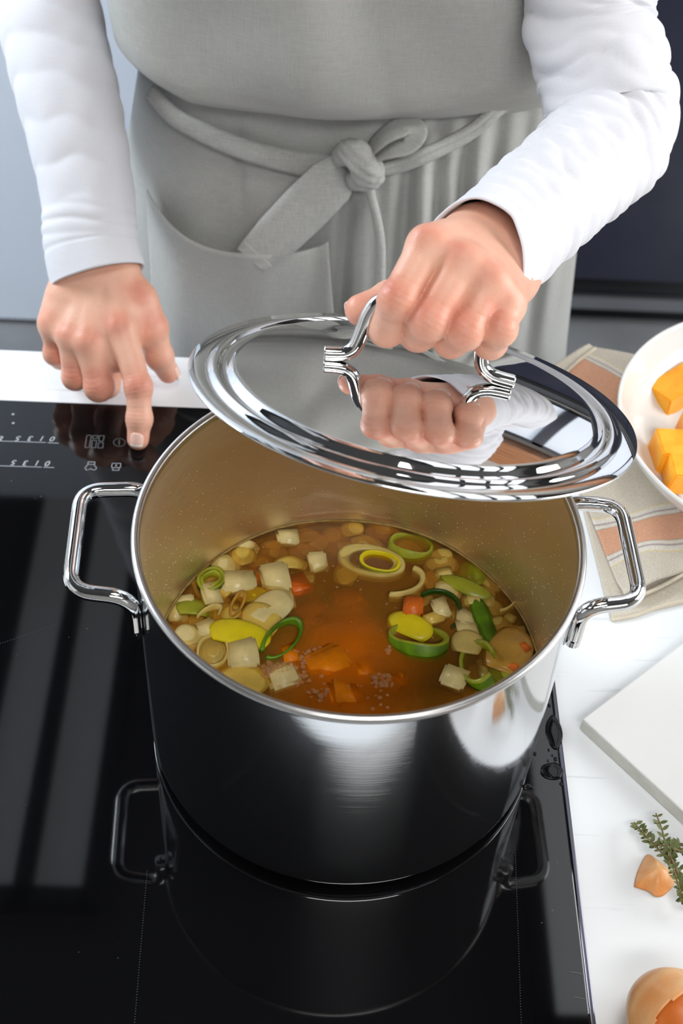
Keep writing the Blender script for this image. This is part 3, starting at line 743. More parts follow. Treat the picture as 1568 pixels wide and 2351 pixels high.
def wrL(s, a, L):
    ph = s/.030*PI+1.0*math.sin(a+1)+nz(s*8+4, math.cos(a)*1.1, math.sin(a)*1.1)*2.4
    am = .0026*max(0, min(1, (s-.035)/.05))*(.4+.9*abs(nz(s*6+8, math.cos(a)*.9, math.sin(a)*.9)))
    h = am*(fold(ph)-.6)+.0016*math.exp(-((s-.042)/.012)**2)*(fold(s/.010*PI+1.1*math.sin(a)+1.5*nz(s*20, math.cos(a), math.sin(a)))-.5)
    h -= .0007*math.exp(-((s-.024)/.0013)**2)
    return h+.0022*nz(s*5+2, math.cos(a), math.sin(a)+5)+.0007*nz(s*30, math.cos(a)*2, math.sin(a)*2)
cufR = JR(1100, 592, .034)
GR = sleeve_grid([cufR, JR(1160, 542, .062), JR(1245, 462, .108), JR(1345, 375, .165), JR(1402, 292, .196), JR(1388, 180, .196), JR(1352, 20, .195), .35*elbR+.65*shoR, shoR+A([.004, .006, .004]), shoR+A([-.055, .016, .020]), shoR+A([-.12, .02, .01])],
                 [.0365, .0355, .036, .040, .0475, .0475, .046, .054, .058, .062, .060], (0, 0, 1), wrR, skew=(RT*.75-UP*.66, .020))
GLs = sleeve_grid([JL(225, 634, .012), JL(207, 562, .012), JL(196, 430, .012), JL(160, 250, .016), JL(118, 60, .026), elbL, .5*elbL+.5*shoL, shoL+A([-.004, .0, .004]), shoL+A([.055, .0, .020]), shoL+A([.12, -.005, .01])],
                  [.0385, .0375, .0365, .0405, .0425, .045, .052, .058, .062, .060], (0, 0, 1), wrL)
zz = np.linspace(-.06, .56, 40); Gt = np.zeros((40, 64, 3))
for i, z in enumerate(zz):
    a_ = np.interp(z, [-.06, .1, .2, .35, .46, .51, .56], [.175, .165, .150, .172, .178, .12, .075]); b_ = np.interp(z, [-.06, .1, .2, .35, .46, .51, .56], [.108, .095, .088, .108, .085, .075, .068])
    yc = np.interp(z, [-.06, .2, .45, .56], [.545, .530, .505, .475])
    for j in range(64): t = 2*PI*j/64; Gt[i, j] = (a_*math.cos(t), yc+b_*math.sin(t)*.98, z)
v_, f_ = sleeve_mesh([(GR, True), (GLs, True), (Gt, True)])
pp(pyd('long_sleeved_top', v_, f_, M['shirt'], person))

# ---- apron
def sp(c, p): return math.copysign(abs(c)**(2/p), c)
def skirt_pt(u, z):
    """u in -1..1 round the front (angle +-118 deg), z height"""
    th = u*math.radians(118); x0 = math.sin(th)
    a = np.interp(z, [-.62, -.35, -.1, .02, .10, .16, .20], [.262, .240, .214, .204, .198, .186, .178]); b = np.interp(z, [-.62, -.35, -.1, .05, .12, .16, .20], [.185, .160, .135, .122, .112, .102, .098])
    yc = .540; x = a*sp(math.sin(th), 2.35); c = b*sp(math.cos(th), 2.35)
    down = max(0, min(1, (.165-z)/.06)); f = 0
    rt = max(0, min(1, (x-.012)/.03))
    # gathers on the right side: many below the tie, fewer and softer lower down
    q = x*1.0+.004*nz(x*20, z*6, 1); k1 = 2*PI/.024; k2 = 2*PI/.046
    mixl = max(0, min(1, (.06-z)/.14))
    f += rt*((1-mixl)*0.0085*math.sin(k1*q+1.1*nz(x*18, z*3, 3)) + (.35+.65*mixl)*.0100*math.sin(k2*q+.6+1.4*nz(x*9, z*2.2, 9)))*(.35+.65*down)
    # left side: nearly flat with soft darts
    lt = 1-rt
    f += lt*(.0035*math.sin(2*PI*x/.075+.8+1.5*nz(x*8, z*2.5, 4))*down+.0018*nz(x*25, z*7, 8))
    f -= .007*math.exp(-((x+.094+.02*(z-.12))/.0045)**2)*max(0, min(1, (.175-z)/.03))*max(0, min(1, (z-.09)/.05))
    # the overlap edge right of the middle
    f -= .016*math.exp(-((x+.004+.05*(.1-z)*.4)/.006)**2)*max(0, min(1, (.13-z)/.02))
    f += .006*math.exp(-((x-.012)/.010)**2)*max(0, min(1, (.13-z)/.03))
    if x > 0: x *= 1+.055*max(0, min(1, (.14-z)/.08))
    return (x, yc-c-f*max(.25, abs(math.cos(th))), z)
def bib_pt(u, v):
    """v 0 = under the fold at the waist, up over the bulge to the chest"""
    th = u*math.radians(112); s = math.sin(th)
    # profile (z, forward bulge) along v; the fold hangs lower on the left (negative u)
    zl = .012*math.sin(u*2.2-.4)*-1; zl = np.interp(u, [-1, -.55, -.35, -.1, .3, .55, .75, 1], [.03, .012, -.005, .0, .012, .022, .048, .07])
    P_ = [(.180, -.014), (.190, .0), (.195+zl*.5, .014), (.2045+zl*.9, .0300), (.2125+zl, .0400), (.226+zl, .0450), (.248+zl*.7, .046), (.29+zl*.3, .045), (.36, .052), (.45, .050), (.50, .035)]
    k = v*(len(P_)-1); i = min(int(k), len(P_)-2); t = k-i; t2 = t
    z = P_[i][0]*(1-t2)+P_[i+1][0]*t2; bl = P_[i][1]*(1-t2)+P_[i+1][1]*t2
    a = np.interp(z, [.17, .21, .30, .42, .50], [.182, .200, .200, .175, .135]); b = np.interp(z, [.17, .30, .45, .5], [.094, .092, .085, .07])
    x = a*sp(s, 2.3); c = b*sp(math.cos(th), 2.3)
    w_ = max(0, min(1, (z-.19)/.03))
    f = bl*(.35+.65*max(0, math.cos(th)))+w_*(.0045*nz(x*14, z*14, 2)+.0040*math.sin(2*PI*(x*.6+z*.5)/.09+2*nz(x*6, z*6, 5)))
    f += .006*math.exp(-((x+.035)/.03)**2)*w_-.004*math.exp(-((x+.005-(.3-z)*.35)/.012)**2)*w_
    return (x, .530-c-f, z)
apron = pp(empty('apron')) if False else None
nU, nZ = 300, 150
us = np.linspace(-1, 1, nU); zs_ = np.concatenate([np.linspace(.196, -.12, 110), np.linspace(-.13, -.62, 40)])
GS = np.array([[skirt_pt(u, z) for u in us] for z in zs_])
vv = np.linspace(0, 1, 90); GB = np.array([[bib_pt(u, v) for u in np.linspace(-1, 1, 180)] for v in vv])
GB = np.stack([np.apply_along_axis(lambda c: np.convolve(np.pad(c, 2, 'edge'), np.ones(5)/5, 'valid'), 0, GB[:, :, k]) for k in range(3)], -1)
v_, f_ = sleeve_mesh([(GS, False), (GB, False)])
apron = pp(pyd('apron', v_, f_, M['linen'], person)); md = apron.modifiers.new('s', 'SOLIDIFY'); md.thickness = .0016; md.offset = 0
# pixel -> point on the skirt
GSn = np.gradient(GS, axis=0); GSu = np.gradient(GS, axis=1); NRM = np.cross(GSu, GSn); NRM /= np.linalg.norm(NRM, axis=2)[:, :, None]
NRM[NRM[:, :, 1] > 0] *= -1
SPX = prj(GS); _front = np.abs(us) < .72
def skirt_hit(px, py, off=.003):
    d = np.hypot(SPX[:, :, 0]-px, SPX[:, :, 1]-py); d[:, ~_front] = 1e9
    i, j = np.unravel_index(d.argmin(), d.shape); n = NRM[i, j]; y = GS[max(0, i-4):i+5, max(0, j-6):j+7, 1].min()
    p = GS[i, j].copy(); p = onp(px, py, (0, y, 0), (0, 1, 0)); return p+A([0, -1, .25])*off
def ribbon(name, pts, width, offs, mat_, parent, thick=.0016, n=70, wdir=None, nsub=7, bulge=0.0):
    P = spline(pts, n); T = np.gradient(P, axis=0); T /= np.linalg.norm(T, axis=1)[:, None]; G = np.zeros((n, nsub, 3))
    wd = np.broadcast_to(np.asarray(width, float), (n,)) if np.ndim(width) == 0 else np.interp(np.linspace(0, 1, n), np.linspace(0, 1, len(width)), width)
    for i in range(n):
        view = (P[i]-CAM_POS); view = A([0, .9, -.25]) if wdir is None else wdir; view = view/np.linalg.norm(view)
        W = np.cross(T[i], view); W /= np.linalg.norm(W)
        for j in range(nsub):
            u = -1+2*j/(nsub-1); G[i, j] = P[i]+W*u*wd[i]/2-view*bulge*(1-u*u)
    return gridmesh(name, G, mat_, parent, thick)
lt_ = [skirt_hit(x, y, .0055) for x, y in ((345, 205), (400, 262), (470, 300), (540, 330), (610, 352), (680, 368), (745, 380), (800, 392))]
ribbon('waist_tie', lt_, [.013, .0150, .0165, .017, .018, .02, .022, .016], 0, M['linen_tie'], apron, bulge=.0025)
rt_ = [skirt_hit(x, y, .008) for x, y in ((850, 385), (905, 374), (965, 352), (1030, 322), (1085, 290), (1130, 252), (1175, 215), (1215, 180))]
ribbon('waist_tie', rt_, [.010, .0115, .0125, .0125, .012, .0115, .011, .011], 0, M['linen_tie'], apron, bulge=.003)
rt2 = [skirt_hit(x, y, .012) for x, y in ((850, 378), (905, 362), (960, 340), (1030, 308), (1085, 276), (1130, 238), (1180, 200))]
ribbon('waist_tie', rt2, .0055, 0, M['linen_tie'], apron, bulge=.002)
# wide tail with its hem
tl = [skirt_hit(792, 372, .012), skirt_hit(760, 400, .017), skirt_hit(700, 460, .018), skirt_hit(640, 520, .018), skirt_hit(577, 577, .017)]
rb = ribbon('tie_tail', tl, [.026, .040, .042, .040, .029], 0, M['linen_tie'], apron, .0022, wdir=A([.06, .95, -.1]), bulge=.001)
hm = [skirt_hit(572, 572, .0185), skirt_hit(598, 548, .0195)]
ribbon('hem_fold', [tl[-1]+(tl[-2]-tl[-1])*.02+A([0, -.0018, 0]), tl[-1]+(tl[-2]-tl[-1])*.30+A([0, -.0022, 0])], [.029, .0325], 0, M['linen_tie'], rb, .0014, 12, wdir=A([.06, .95, -.1]))
st_ = [skirt_hit(845, 415, .010), skirt_hit(855, 450, .012), skirt_hit(866, 500, .010), skirt_hit(873, 560, .008), skirt_hit(872, 640, .008), skirt_hit(868, 720, .007)]
tube('tie_string', spline(st_, 60), np.interp(np.linspace(0, 1, 60), [0, .15, 1], [.0050, .0036, .0048]), 12, M['linen_tie'], apron, ref=(1, 0, 0), flat=1.0)
# bow loop right of the knot
def kd(x, y, off): return skirt_hit(820, 380, 0)*0+onp(x, y, skirt_hit(820, 380, off), (0, 1, 0))
lpn = [kd(838, 362, .016), kd(862, 330, .018), kd(900, 300, .020), kd(935, 290, .020), kd(952, 308, .026), kd(935, 335, .032), kd(900, 345, .030), kd(866, 358, .022), kd(842, 372, .016)]
ribbon('bow_loop', lpn, [.014, .020, .022, .022, .020, .018, .017, .016, .012], 0, M['linen_tie'], apron, .0016, 80, wdir=A([.25, .2, -.95]))
# knot
kc = kd(822, 378, .020)
def kp(x, y, off): return kd(x, y, off)
strands = [([(790, 352, .012), (802, 342, .022), (825, 348, .030), (842, 378, .033), (846, 405, .026)], .0085),
           ([(782, 362, .012), (800, 358, .025), (818, 375, .032), (828, 400, .031), (822, 418, .022)], .0075),
           ([(812, 412, .020), (832, 410, .031), (852, 400, .032), (864, 390, .026), (858, 378, .018)], .0070),
           ([(866, 402, .018), (862, 412, .024), (845, 420, .024), (830, 420, .016)], .0062)]
def knotf(P):
    d = None
    for pts, r in strands:
        q = spline([kp(*p) for p in pts], 10); c = None
        for a, b in zip(q[:-1], q[1:]): e = cone(P, a, b, r, r); c = e if c is None else smin(c, e, .001)
        c = c+.0005*np.sin(900*(P@A([.5, .1, .8])))
        d = c if d is None else smin(d, c, .0022)
    return d
v_, q_ = sdf_mesh(knotf, kc-.045, kc+.045, .0016, 1); pyd('knot', v_, q_, M['linen_tie'], apron)
# neck loop of the bib (above the frame)
tube('neck_loop', spline([(-.095, .432, .49), (-.085, .425, .535), (-.060, .470, .575), (0, .535, .590), (.058, .465, .575), (.080, .412, .535), (.090, .418, .49)], 60), .010, 10, M['linen_tie'], apron, ref=(0, 0, 1), flat=.35)
# pocket
edge_px = [(338, 432), (360, 458), (395, 495), (440, 526), (500, 548), (560, 558), (630, 564), (700, 562), (752, 553)]
pe = spline(edge_px, 60); nP = 40; GP = np.zeros((nP, 60, 3))
for j, (x, y) in enumerate(pe):
    t = j/59; xb = 352+(775-352)*t+10; gap = .021*math.sin(PI*min(1, max(0, t)))**.8+.0025
    top_ = skirt_hit(x, y, gap)
    for i in range(nP):
        s = i/(nP-1); yy = y+(990-y)*s; xx = x+(xb-x)*min(1, s*1.2); p = skirt_hit(xx, min(yy, 960), .003+(gap-.003)*(1-s)**3)
        GP[i, j] = p
for k in range(3): # smooth
    for _ in range(3):
        GP[1:-1, 1:-1, k] = .25*(GP[:-2, 1:-1, k]+GP[2:, 1:-1, k]+GP[1:-1, :-2, k]+GP[1:-1, 2:, k])
gridmesh('pocket', GP, M['linen'], apron, .0016)
# ------------------------------------------------------------------ the soup
ZS = .0585
soup = empty('soup', (0, 0, .0112), label='steaming orange-brown vegetable broth filling the steel pot', cat='soup')
SL = V((0, 0, -.0112))
def broth_mat(name, op, oc, ec, wav=.25):
    nt = NT(name); t = nt.t; t.nodes.remove(nt.p)
    tc = nt.n('ShaderNodeTexCoord'); mp = nt.n('ShaderNodeMapping'); mp.inputs['Location'].default_value = (.0, .045, 0); mp.inputs['Scale'].default_value = (13.5, 9.5, 0.0)
    nt.l(tc.outputs['Object'], mp.inputs[0]); ln = nt.n('ShaderNodeVectorMath', operation='LENGTH'); nt.l(mp.outputs[0], ln.inputs[0])
    no = nt.n('ShaderNodeTexNoise', Scale=28.0, Detail=3.0); nt.l(tc.outputs['Object'], no.inputs['Vector'])
    ma = nt.n('ShaderNodeMath', operation='MULTIPLY_ADD'); nt.l(no.outputs[0], ma.inputs[0]); ma.inputs[1].default_value = .7; nt.l(ln.outputs['Value'], ma.inputs[2])
    r = ramp(nt, ma.outputs[0], [(.45, oc), (1.0, tuple(.5*(a+b) for a, b in zip(oc, ec))), (1.0, ec)]); r.color_ramp.elements[1].position = .8
    d = nt.n('ShaderNodeBsdfDiffuse'); nt.l(r.outputs[0], d.inputs['Color']); tr = nt.n('ShaderNodeBsdfTransparent')
    tr.inputs['Color'].default_value = (.98, .93, .80, 1)
    mx = nt.n('ShaderNodeMixShader'); nt.l(tr.outputs[0], mx.inputs[1]); nt.l(d.outputs[0], mx.inputs[2])
    opr = nt.n('ShaderNodeMapRange'); nt.l(ma.outputs[0], opr.inputs[0]); opr.inputs[1].default_value = .45; opr.inputs[2].default_value = 1.1; opr.inputs[3].default_value = min(1, op*1.35); opr.inputs[4].default_value = op*.55 if op < 1 else 1
    nt.l(opr.outputs[0], mx.inputs[0]); nt.l(mx.outputs[0], nt.out.inputs[0]); return nt.m
def disc(name, z, r, m, rough=0.0, n=26, seg=96):
    vs = [(0, 0, z)]; fs = []
    for i in range(1, n+1):
        for k in range(seg):
            a = 2*PI*k/seg; rr = r*i/n; x, y = rr*math.cos(a), rr*math.sin(a)
            vs.append((x, y, z+rough*nz(x*45, y*45, z*90)+.0012*max(0, (i/n-.97)/.03)*(1 if rough else 0)))
    for k in range(seg): fs.append((0, 1+k, 1+(k+1) % seg))
    for i in range(n-1):
        for k in range(seg): k2 = (k+1) % seg; fs.append((1+i*seg+k, 1+(i+1)*seg+k, 1+(i+1)*seg+k2, 1+i*seg+k2))
    return pyd(name, vs, fs, m, soup, True, SL)
OC, EC = (1.0, .33, .022), lin('cd943e')  # orange middle is cloudy broth with the steam haze put into its colour
for k, (dz_, op) in enumerate(((.0010, .44), (.0032, .50), (.0065, .52), (.0105, .68), (.017, 1.0))):
    disc('cloudy_layer', ZS-dz_, .1238, broth_mat('cloudy_broth_%d' % k, op, OC, EC))
def clear_mat():
    nt = NT('clear_broth'); t = nt.t; t.nodes.remove(nt.p); fr_ = nt.n('ShaderNodeFresnel', IOR=1.33); tr = nt.n('ShaderNodeBsdfTransparent'); tr.inputs['Color'].default_value = (1, .95, .80, 1)
    gl = nt.n('ShaderNodeBsdfGlossy', Roughness=.03); mx = nt.n('ShaderNodeMixShader'); nt.l(fr_.outputs[0], mx.inputs[0]); nt.l(tr.outputs[0], mx.inputs[1]); nt.l(gl.outputs[0], mx.inputs[2]); nt.l(mx.outputs[0], nt.out.inputs[0]); return nt.m
disc('broth_surface', ZS, .1249, clear_mat(), .0011, 50, 140)

def S2(px, py, z=ZS): p = PZ(px, py, z); return V((p[0], p[1], z))
KX = 1.12/3270.0; KY = 1.12/3270.0/.775
def chunk_mesh(w_, d_, h_, jit=.16, seed=0, bev=.18):
    r = random.Random(seed); bm = bmesh.new(); bmesh.ops.create_cube(bm, size=1.0)
    for v in bm.verts: v.co = V(((v.co.x+r.uniform(-jit, jit))*w_, (v.co.y+r.uniform(-jit, jit))*d_, (v.co.z+r.uniform(-jit, jit)*.6)*h_))
    bmesh.ops.bevel(bm, geom=bm.edges[:], offset=min(w_, d_, h_)*bev, segments=2, affect='EDGES'); return bm
def petal_mesh(w_, d_, h_, th=.0016, seed=0, n=9):
    r = random.Random(seed); cut = [r.uniform(.75, 1.0) for _ in range(4)]; vs = []; fs = []
    for s in (0, 1):
        for i in range(n):
            for j in range(n):
                u, v = -1+2*i/(n-1), -1+2*j/(n-1); uu = u*(1-.22*v*v*cut[0]); v2 = v*(1-.22*u*u*cut[1])
                k = 1-.55*(u*u+.35*v*v); vs.append((uu*w_/2, v2*d_/2, h_*k-(h_*.5)-(th if s else 0)*(1-.0*u)))
    q = n*n
    for i in range(n-1):
        for j in range(n-1):
            a = i*n+j; fs.append((a, a+n, a+n+1, a+1)); fs.append((q+a, q+a+1, q+a+n+1, q+a+n))
    bd = [i for i in range(n)]+[i*n+n-1 for i in range(1, n)]+[(n-1)*n+j for j in range(n-2, -1, -1)]+[i*n for i in range(n-2, 0, -1)]
    for a, b in zip(bd, bd[1:]+bd[:1]): fs.append((a, b, q+b, q+a))
    return vs, fs
def rot_axis(rz, rx, ry): return Matrix.Rotation(rz, 4, 'Z')@Matrix.Rotation(rx, 4, 'X')@Matrix.Rotation(ry, 4, 'Y')
cnt_ = [0]
def place(o, px, py, dz_, rz, rx=0, ry=0):
    p = S2(px, py, ZS+dz_+.0004); o.matrix_world = Matrix.Translation(p)@rot_axis(math.radians(rz), math.radians(rx), math.radians(ry)); return o
def cube_(name, px, py, w_, h_, rz, m, label, cat='onion', group=None, dz_=-.003, th=None, tilt=None):
    cnt_[0] += 1; W_, D_ = w_*KX, h_*KY; T_ = th or min(W_, D_)*.6; bm = chunk_mesh(W_, D_, T_, seed=cnt_[0])
    r = random.Random(cnt_[0]*3); tl_ = tilt or (r.uniform(-14, 14), r.uniform(-14, 14))
    o = tag(bmo(name, bm, M[m]), label, cat, group); return place(o, px, py, dz_, rz, *tl_)
def petal_(name, px, py, w_, h_, rz, m, label, cat='onion', group=None, dz_=-.002, hgt=.35, tilt=None):
    cnt_[0] += 1; W_, D_ = w_*KX*1.14, h_*KY*1.14; vs, fs = petal_mesh(W_, D_, W_*hgt*.6, seed=cnt_[0]); r = random.Random(cnt_[0]*5)
    o = tag(pyd(name, vs, fs, M[m]), label, cat, group); return place(o, px, py, dz_, rz, *(tilt or (r.uniform(-16, 16), r.uniform(-16, 16))))
def ring_(name, px, py, w_, h_, rz, mo, mi_, label, hgt=.008, wall=.0022, dz_=-.0035, tilt=(0, 0), layers=1, arc=None, group=None, inner=None):
    """leek ring: an open oval band, outer and inner skins coloured apart"""
    a, b = w_*KX/2, h_*KY/2; root = empty(name, label=label, cat='leek', group=group)
    for L_ in range(layers):
        k = 1-L_*.27; n = 40; A0, A1 = (0, 2*PI) if arc is None else (math.radians(arc[0]), math.radians(arc[1])); vs = []; fs = []; mi = []
        rn = random.Random(L_+7)
        for i in range(n+(0 if arc is None else 1)):
            t = A0+(A1-A0)*i/n; c, s = math.cos(t), math.sin(t); wb = 1+.05*math.sin(2*t+L_)
            for (ka, z) in ((k*wb, -hgt/2), (k*wb, hgt/2*.8), (k*wb-wall/max(a, b)*.5, hgt/2), (k*wb-wall/min(a, b)*.8, hgt/2*.8), (k*wb-wall/min(a, b)*.8, -hgt/2)): vs.append((a*ka*c, b*ka*s, z+.0006*math.sin(3*t)))
        m_ = n if arc is None else n
        for i in range(m_):
            i2 = (i+1) % n if arc is None else i+1
            for q in range(4): fs.append((i*5+q, i2*5+q, i2*5+q+1, i*5+q+1)); mi.append(0 if q == 0 else 1)
        if arc is not None: fs += [(0, 1, 2, 3, 4), tuple(n*5+q for q in (4, 3, 2, 1, 0))]; mi += [1, 1]
        pyd('leek_layer', vs, fs, [M[mo], M[mi_]] if L_ == 0 else [M[mi_], M[mi_]], root, mi=mi)
    if inner: # filled heart
        prof = [(0, .25), (.35, .3), (.4, .2), (.62, .28), (.66, .15), (.80, .2), (.84, -.3)]
        lathe('leek_heart', [(r*a, z*hgt) for r, z in prof], 28, M[inner], root, sy=b/a)
    place(root, px, py, dz_, rz, *tilt); return root

G1, G2, G3, G4 = 'pale onion bits along the left side of the soup', 'yellow-brown onion slabs under the far edge of the soup', 'greenish onion bits at the right edge of the soup', 'blurred pumpkin cubes deep in the orange middle'
I1 = iter(['left of the flat yellow-green leek piece', 'under the flat yellow-green leek piece', 'behind the curved leek sliver at the left', 'below the narrow bit at the leftmost tip', 'above the flat slab left of the amber ring', 'behind the bright yellow leek oval', 'between the pale leek ring and white square', 'between the golden slice and open green ring', 'in front of the folded piece at the left rim', 'between the two white dice at the left', 'right of the large ribbed petal'])
I2 = iter(['left of the pinkish dice', 'above the large pale leek slice, left', 'left of the slab at the middle waterline', 'right behind the pinkish dice', 'behind the pinkish dice, lower', 'just left of the large pale leek slice', 'right of the middle slab at the waterline', 'beside the yellow oval leek ring', 'left of the pale dice at the far wall', 'behind the pinkish onion block', 'below the pale dice at the far wall'])
I3 = iter(['right below the yellow oval leek ring', 'right of the tiny white bit', 'between the crescent and green-yellow slab', 'right of the large pale leek slice', 'under the long leek strip', 'above the broad green leek leaf', 'left inside the thin pale leek ring', 'below the thin pale leek ring', 'above the big amber fold', 'right of the broad leek leaf', 'touching the top of the amber fold', 'left of the amber fold', 'at the rightmost waterline', 'left above the thin pale leek ring', 'right of the near right leek ring'])
# left side
ring_('leek_ring', 485, 1338, 62, 44, 40, 'leek_dg', 'leek_yg', 'green leek ring with yellow heart against the far left pot wall', .012, .003, -.003, (0, 0), 2, None)
petal_('onion_piece', 520, 1296, 52, 34, 35, 'onion_w', 'milky onion square beside the leek ring at the far left wall')
petal_('onion_piece', 556, 1277, 50, 32, 20, 'onion_y', 'translucent onion slab in front of the far left pot wall')
petal_('onion_piece', 567, 1258, 34, 34, 70, 'onion_w', 'small upright onion petal nearest the far left pot wall')
cube_('onion_piece', 549, 1338, 58, 36, 5, 'onion_w', 'soft white onion dice right of the dark green leek ring')
cube_('onion_piece', 632, 1329, 64, 42, 8, 'onion_w', 'pinkish white onion block left of the red carrot bit', dz_=-.0025)
cube_('carrot_piece', 683, 1346, 46, 40, 25, 'carrot', 'red-orange carrot bit behind the pinkish onion block', 'carrot', dz_=-.0065)
cube_('carrot_piece', 590, 1322, 34, 34, 10, 'carrot', 'reddish carrot bit half sunk between two white onion dice', 'carrot', dz_=-.007)
cube_('onion_piece', 487, 1366, 44, 40, 20, 'onion_w', 'glossy onion wedge just below the dark green leek ring')
petal_('onion_piece', 512, 1349, 46, 30, 60, 'onion_y', 'thin onion flake between the dark leek ring and white onion dice')
cube_('onion_piece', 424, 1381, 34, 22, 10, 'onion_w', 'small pale onion bit close to the left waterline')
petal_('leek_piece', 452, 1396, 70, 32, 5, 'leek_yg', 'flat yellow-green leek piece close to the left waterline', 'leek')
ring_('leek_ring', 543, 1390, 24, 52, -15, 'onion_a', 'onion_a', 'amber oval onion ring standing among the left onion pieces', .010, .002, -.002, (0, 18))
petal_('leek_piece', 585, 1366, 62, 26, 8, 'leek_y', 'yellow leek strip tucked behind the big onion petal', 'leek', dz_=-.004)
petal_('onion_piece', 620, 1392, 70, 62, -35, 'onion_w', 'large ribbed onion petal left of the orange middle', dz_=-.0005, hgt=.5)
petal_('onion_piece', 592, 1424, 78, 50, -25, 'onion_y', 'oval golden onion slice above the bright yellow leek oval', dz_=-.001)
petal_('leek_piece', 551, 1454, 106, 38, -12, 'leek_y', 'bright yellow leek oval floating left of the open green ring', 'leek', dz_=.0015, hgt=.22, tilt=(3, 2))
cube_('onion_piece', 557, 1502, 52, 46, 6, 'onion_w', 'bright white onion square under the yellow leek oval', dz_=-.0005)
ring_('leek_ring', 489, 1500, 62, 62, 10, 'onion_y', 'leek_p', 'pale leek ring against the near left rim', .010, .0022, -.003, (0, 0), 1, None, None, 'leek_p')
cube_('onion_piece', 477, 1446, 40, 30, 30, 'onion_w', 'onion wedge between the yellow leek oval and left rim')
ring_('leek_ring', 474, 1420, 30, 60, -40, 'leek_p', 'leek_p', 'thin curved leek sliver on edge near the left rim', .010, .0014, -.001, (0, 10), 1, (40, 200))
petal_('onion_piece', 512, 1410, 64, 34, 20, 'onion_y', 'flat onion slab behind the thin curved leek sliver', dz_=-.004)
petal_('onion_piece', 435, 1462, 50, 40, 60, 'onion_w', 'folded onion piece touching the near left rim')
petal_('onion_piece', 560, 1552, 92, 54, -12, 'onion_y', 'largest golden onion petal touching the near left rim', dz_=-.002, hgt=.3)
cube_('onion_piece', 402, 1403, 26, 36, 5, 'onion_w', 'narrow onion bit at the leftmost tip of the soup')
ring_('leek_ring', 646, 1470, 106, 44, 48, 'leek_g', 'leek_g', 'open green leek ring floating on the orange middle', .012, .0024, -.0016, (16, -8), 1, (-165, 165))
cube_('onion_piece', 643, 1553, 64, 58, 10, 'onion_w', 'onion dice under foam at the near rim', dz_=-.0062)
for x, y, w_, h_, rz, k in ((415, 1418, 30, 22, 20, 0), (440, 1425, 44, 26, -10, 1), (458, 1470, 34, 26, 40, 0), (415, 1440, 34, 24, -30, 1), (505, 1385, 40, 28, 15, 1), (530, 1430, 34, 26, 40, 1), (520, 1530, 50, 34, 10, 1), (600, 1455, 40, 26, -20, 1), (445, 1490, 30, 26, 70, 1), (560, 1320, 44, 26, 0, 1), (655, 1375, 34, 44, 10, 0)):
    (cube_ if k == 0 else petal_)('onion_piece', x, y, w_, h_, rz, 'onion_y' if k else 'onion_w', 'small pale onion bit '+next(I1), 'onion', G1, dz_=-.005)
# far side
cube_('onion_piece', 659, 1237, 44, 32, 5, 'onion_w', 'pale onion dice nearest the far pot wall')
cube_('onion_piece', 727, 1291, 40, 38, 15, 'onion_w', 'pinkish onion dice left of the large pale leek slice', dz_=-.0025)
petal_('onion_piece', 668, 1292, 60, 26, 5, 'onion_y', 'long flat onion strip behind the pinkish onion block')
ring_('leek_ring', 852, 1292, 138, 62, -18, 'leek_p', 'leek_p', 'large pale leek slice with a yellow inner ring, far side', .008, .006, -.0035, (4, 0), 1)
ring_('leek_ring', 872, 1294, 84, 40, -18, 'leek_yg', 'leek_y', 'small yellow-green leek ring inside the large pale slice', .009, .002, -.0015, (4, 0), 1)
ring_('leek_ring', 942, 1258, 92, 52, -12, 'leek_yg', 'leek_yg', 'yellow oval leek ring at the far right waterline', .010, .0028, -.003, (-14, 6), 1)
ring_('onion_ring', 915, 1338, 108, 58, 12, 'leek_p', 'leek_p', 'pale onion crescent right of the middle', .010, .003, -.0025, (0, 0), 1, (-120, 45))
cube_('onion_piece', 906, 1267, 28, 16, 5, 'onion_w', 'tiny white onion bit beside the yellow oval leek ring')
petal_('onion_piece', 845, 1248, 64, 34, -8, 'onion_y', 'square onion slab behind the large pale leek slice', dz_=-.0045)
petal_('onion_piece', 805, 1216, 48, 24, 5, 'onion_y', 'pale slab touching the middle of the far waterline', dz_=-.003)
for x, y, w_, h_, rz in ((700, 1232, 56, 30, 5), (740, 1248, 60, 30, -10), (770, 1226, 50, 24, 8), (720, 1262, 50, 28, 15), (690, 1265, 46, 26, -5), (785, 1262, 50, 26, 6), (870, 1222, 50, 24, -12), (905, 1236, 44, 26, -20), (620, 1262, 44, 26, 20), (600, 1288, 46, 24, 10), (640, 1268, 40, 24, -10)):
    petal_('onion_piece', x, y, w_, h_, rz, 'onion_a', 'yellow-brown onion slab '+next(I2), 'onion', G2, dz_=-.0052)
# right side
cube_('carrot_piece', 948, 1394, 42, 34, -4, 'carrot', 'orange carrot cube right of the middle', 'carrot', dz_=.0015, th=.009, tilt=(6, -8))
cube_('onion_piece', 1010, 1397, 38, 32, 20, 'onion_w', 'clear onion dice inside the dark green leek band', dz_=-.001)
cube_('onion_piece', 996, 1420, 40, 22, 30, 'onion_y', 'crumbly onion bit inside the dark green leek band', dz_=-.001)
ring_('leek_ring', 1000, 1408, 104, 78, 15, 'leek_dg', 'leek_dg', 'dark green leek band curling round the clear onion dice', .010, .0026, -.003, (6, 4), 1, (-65, 110))
petal_('leek_piece', 941, 1436, 84, 34, -28, 'leek_y', 'yellow leek strip below the orange carrot cube', 'leek', dz_=.0005, hgt=.3)
ring_('leek_ring', 960, 1474, 118, 58, -18, 'leek_g', 'leek_yg', 'big green leek ring below the yellow leek strip', .0135, .0030, -.0022, (-20, -6), 1)
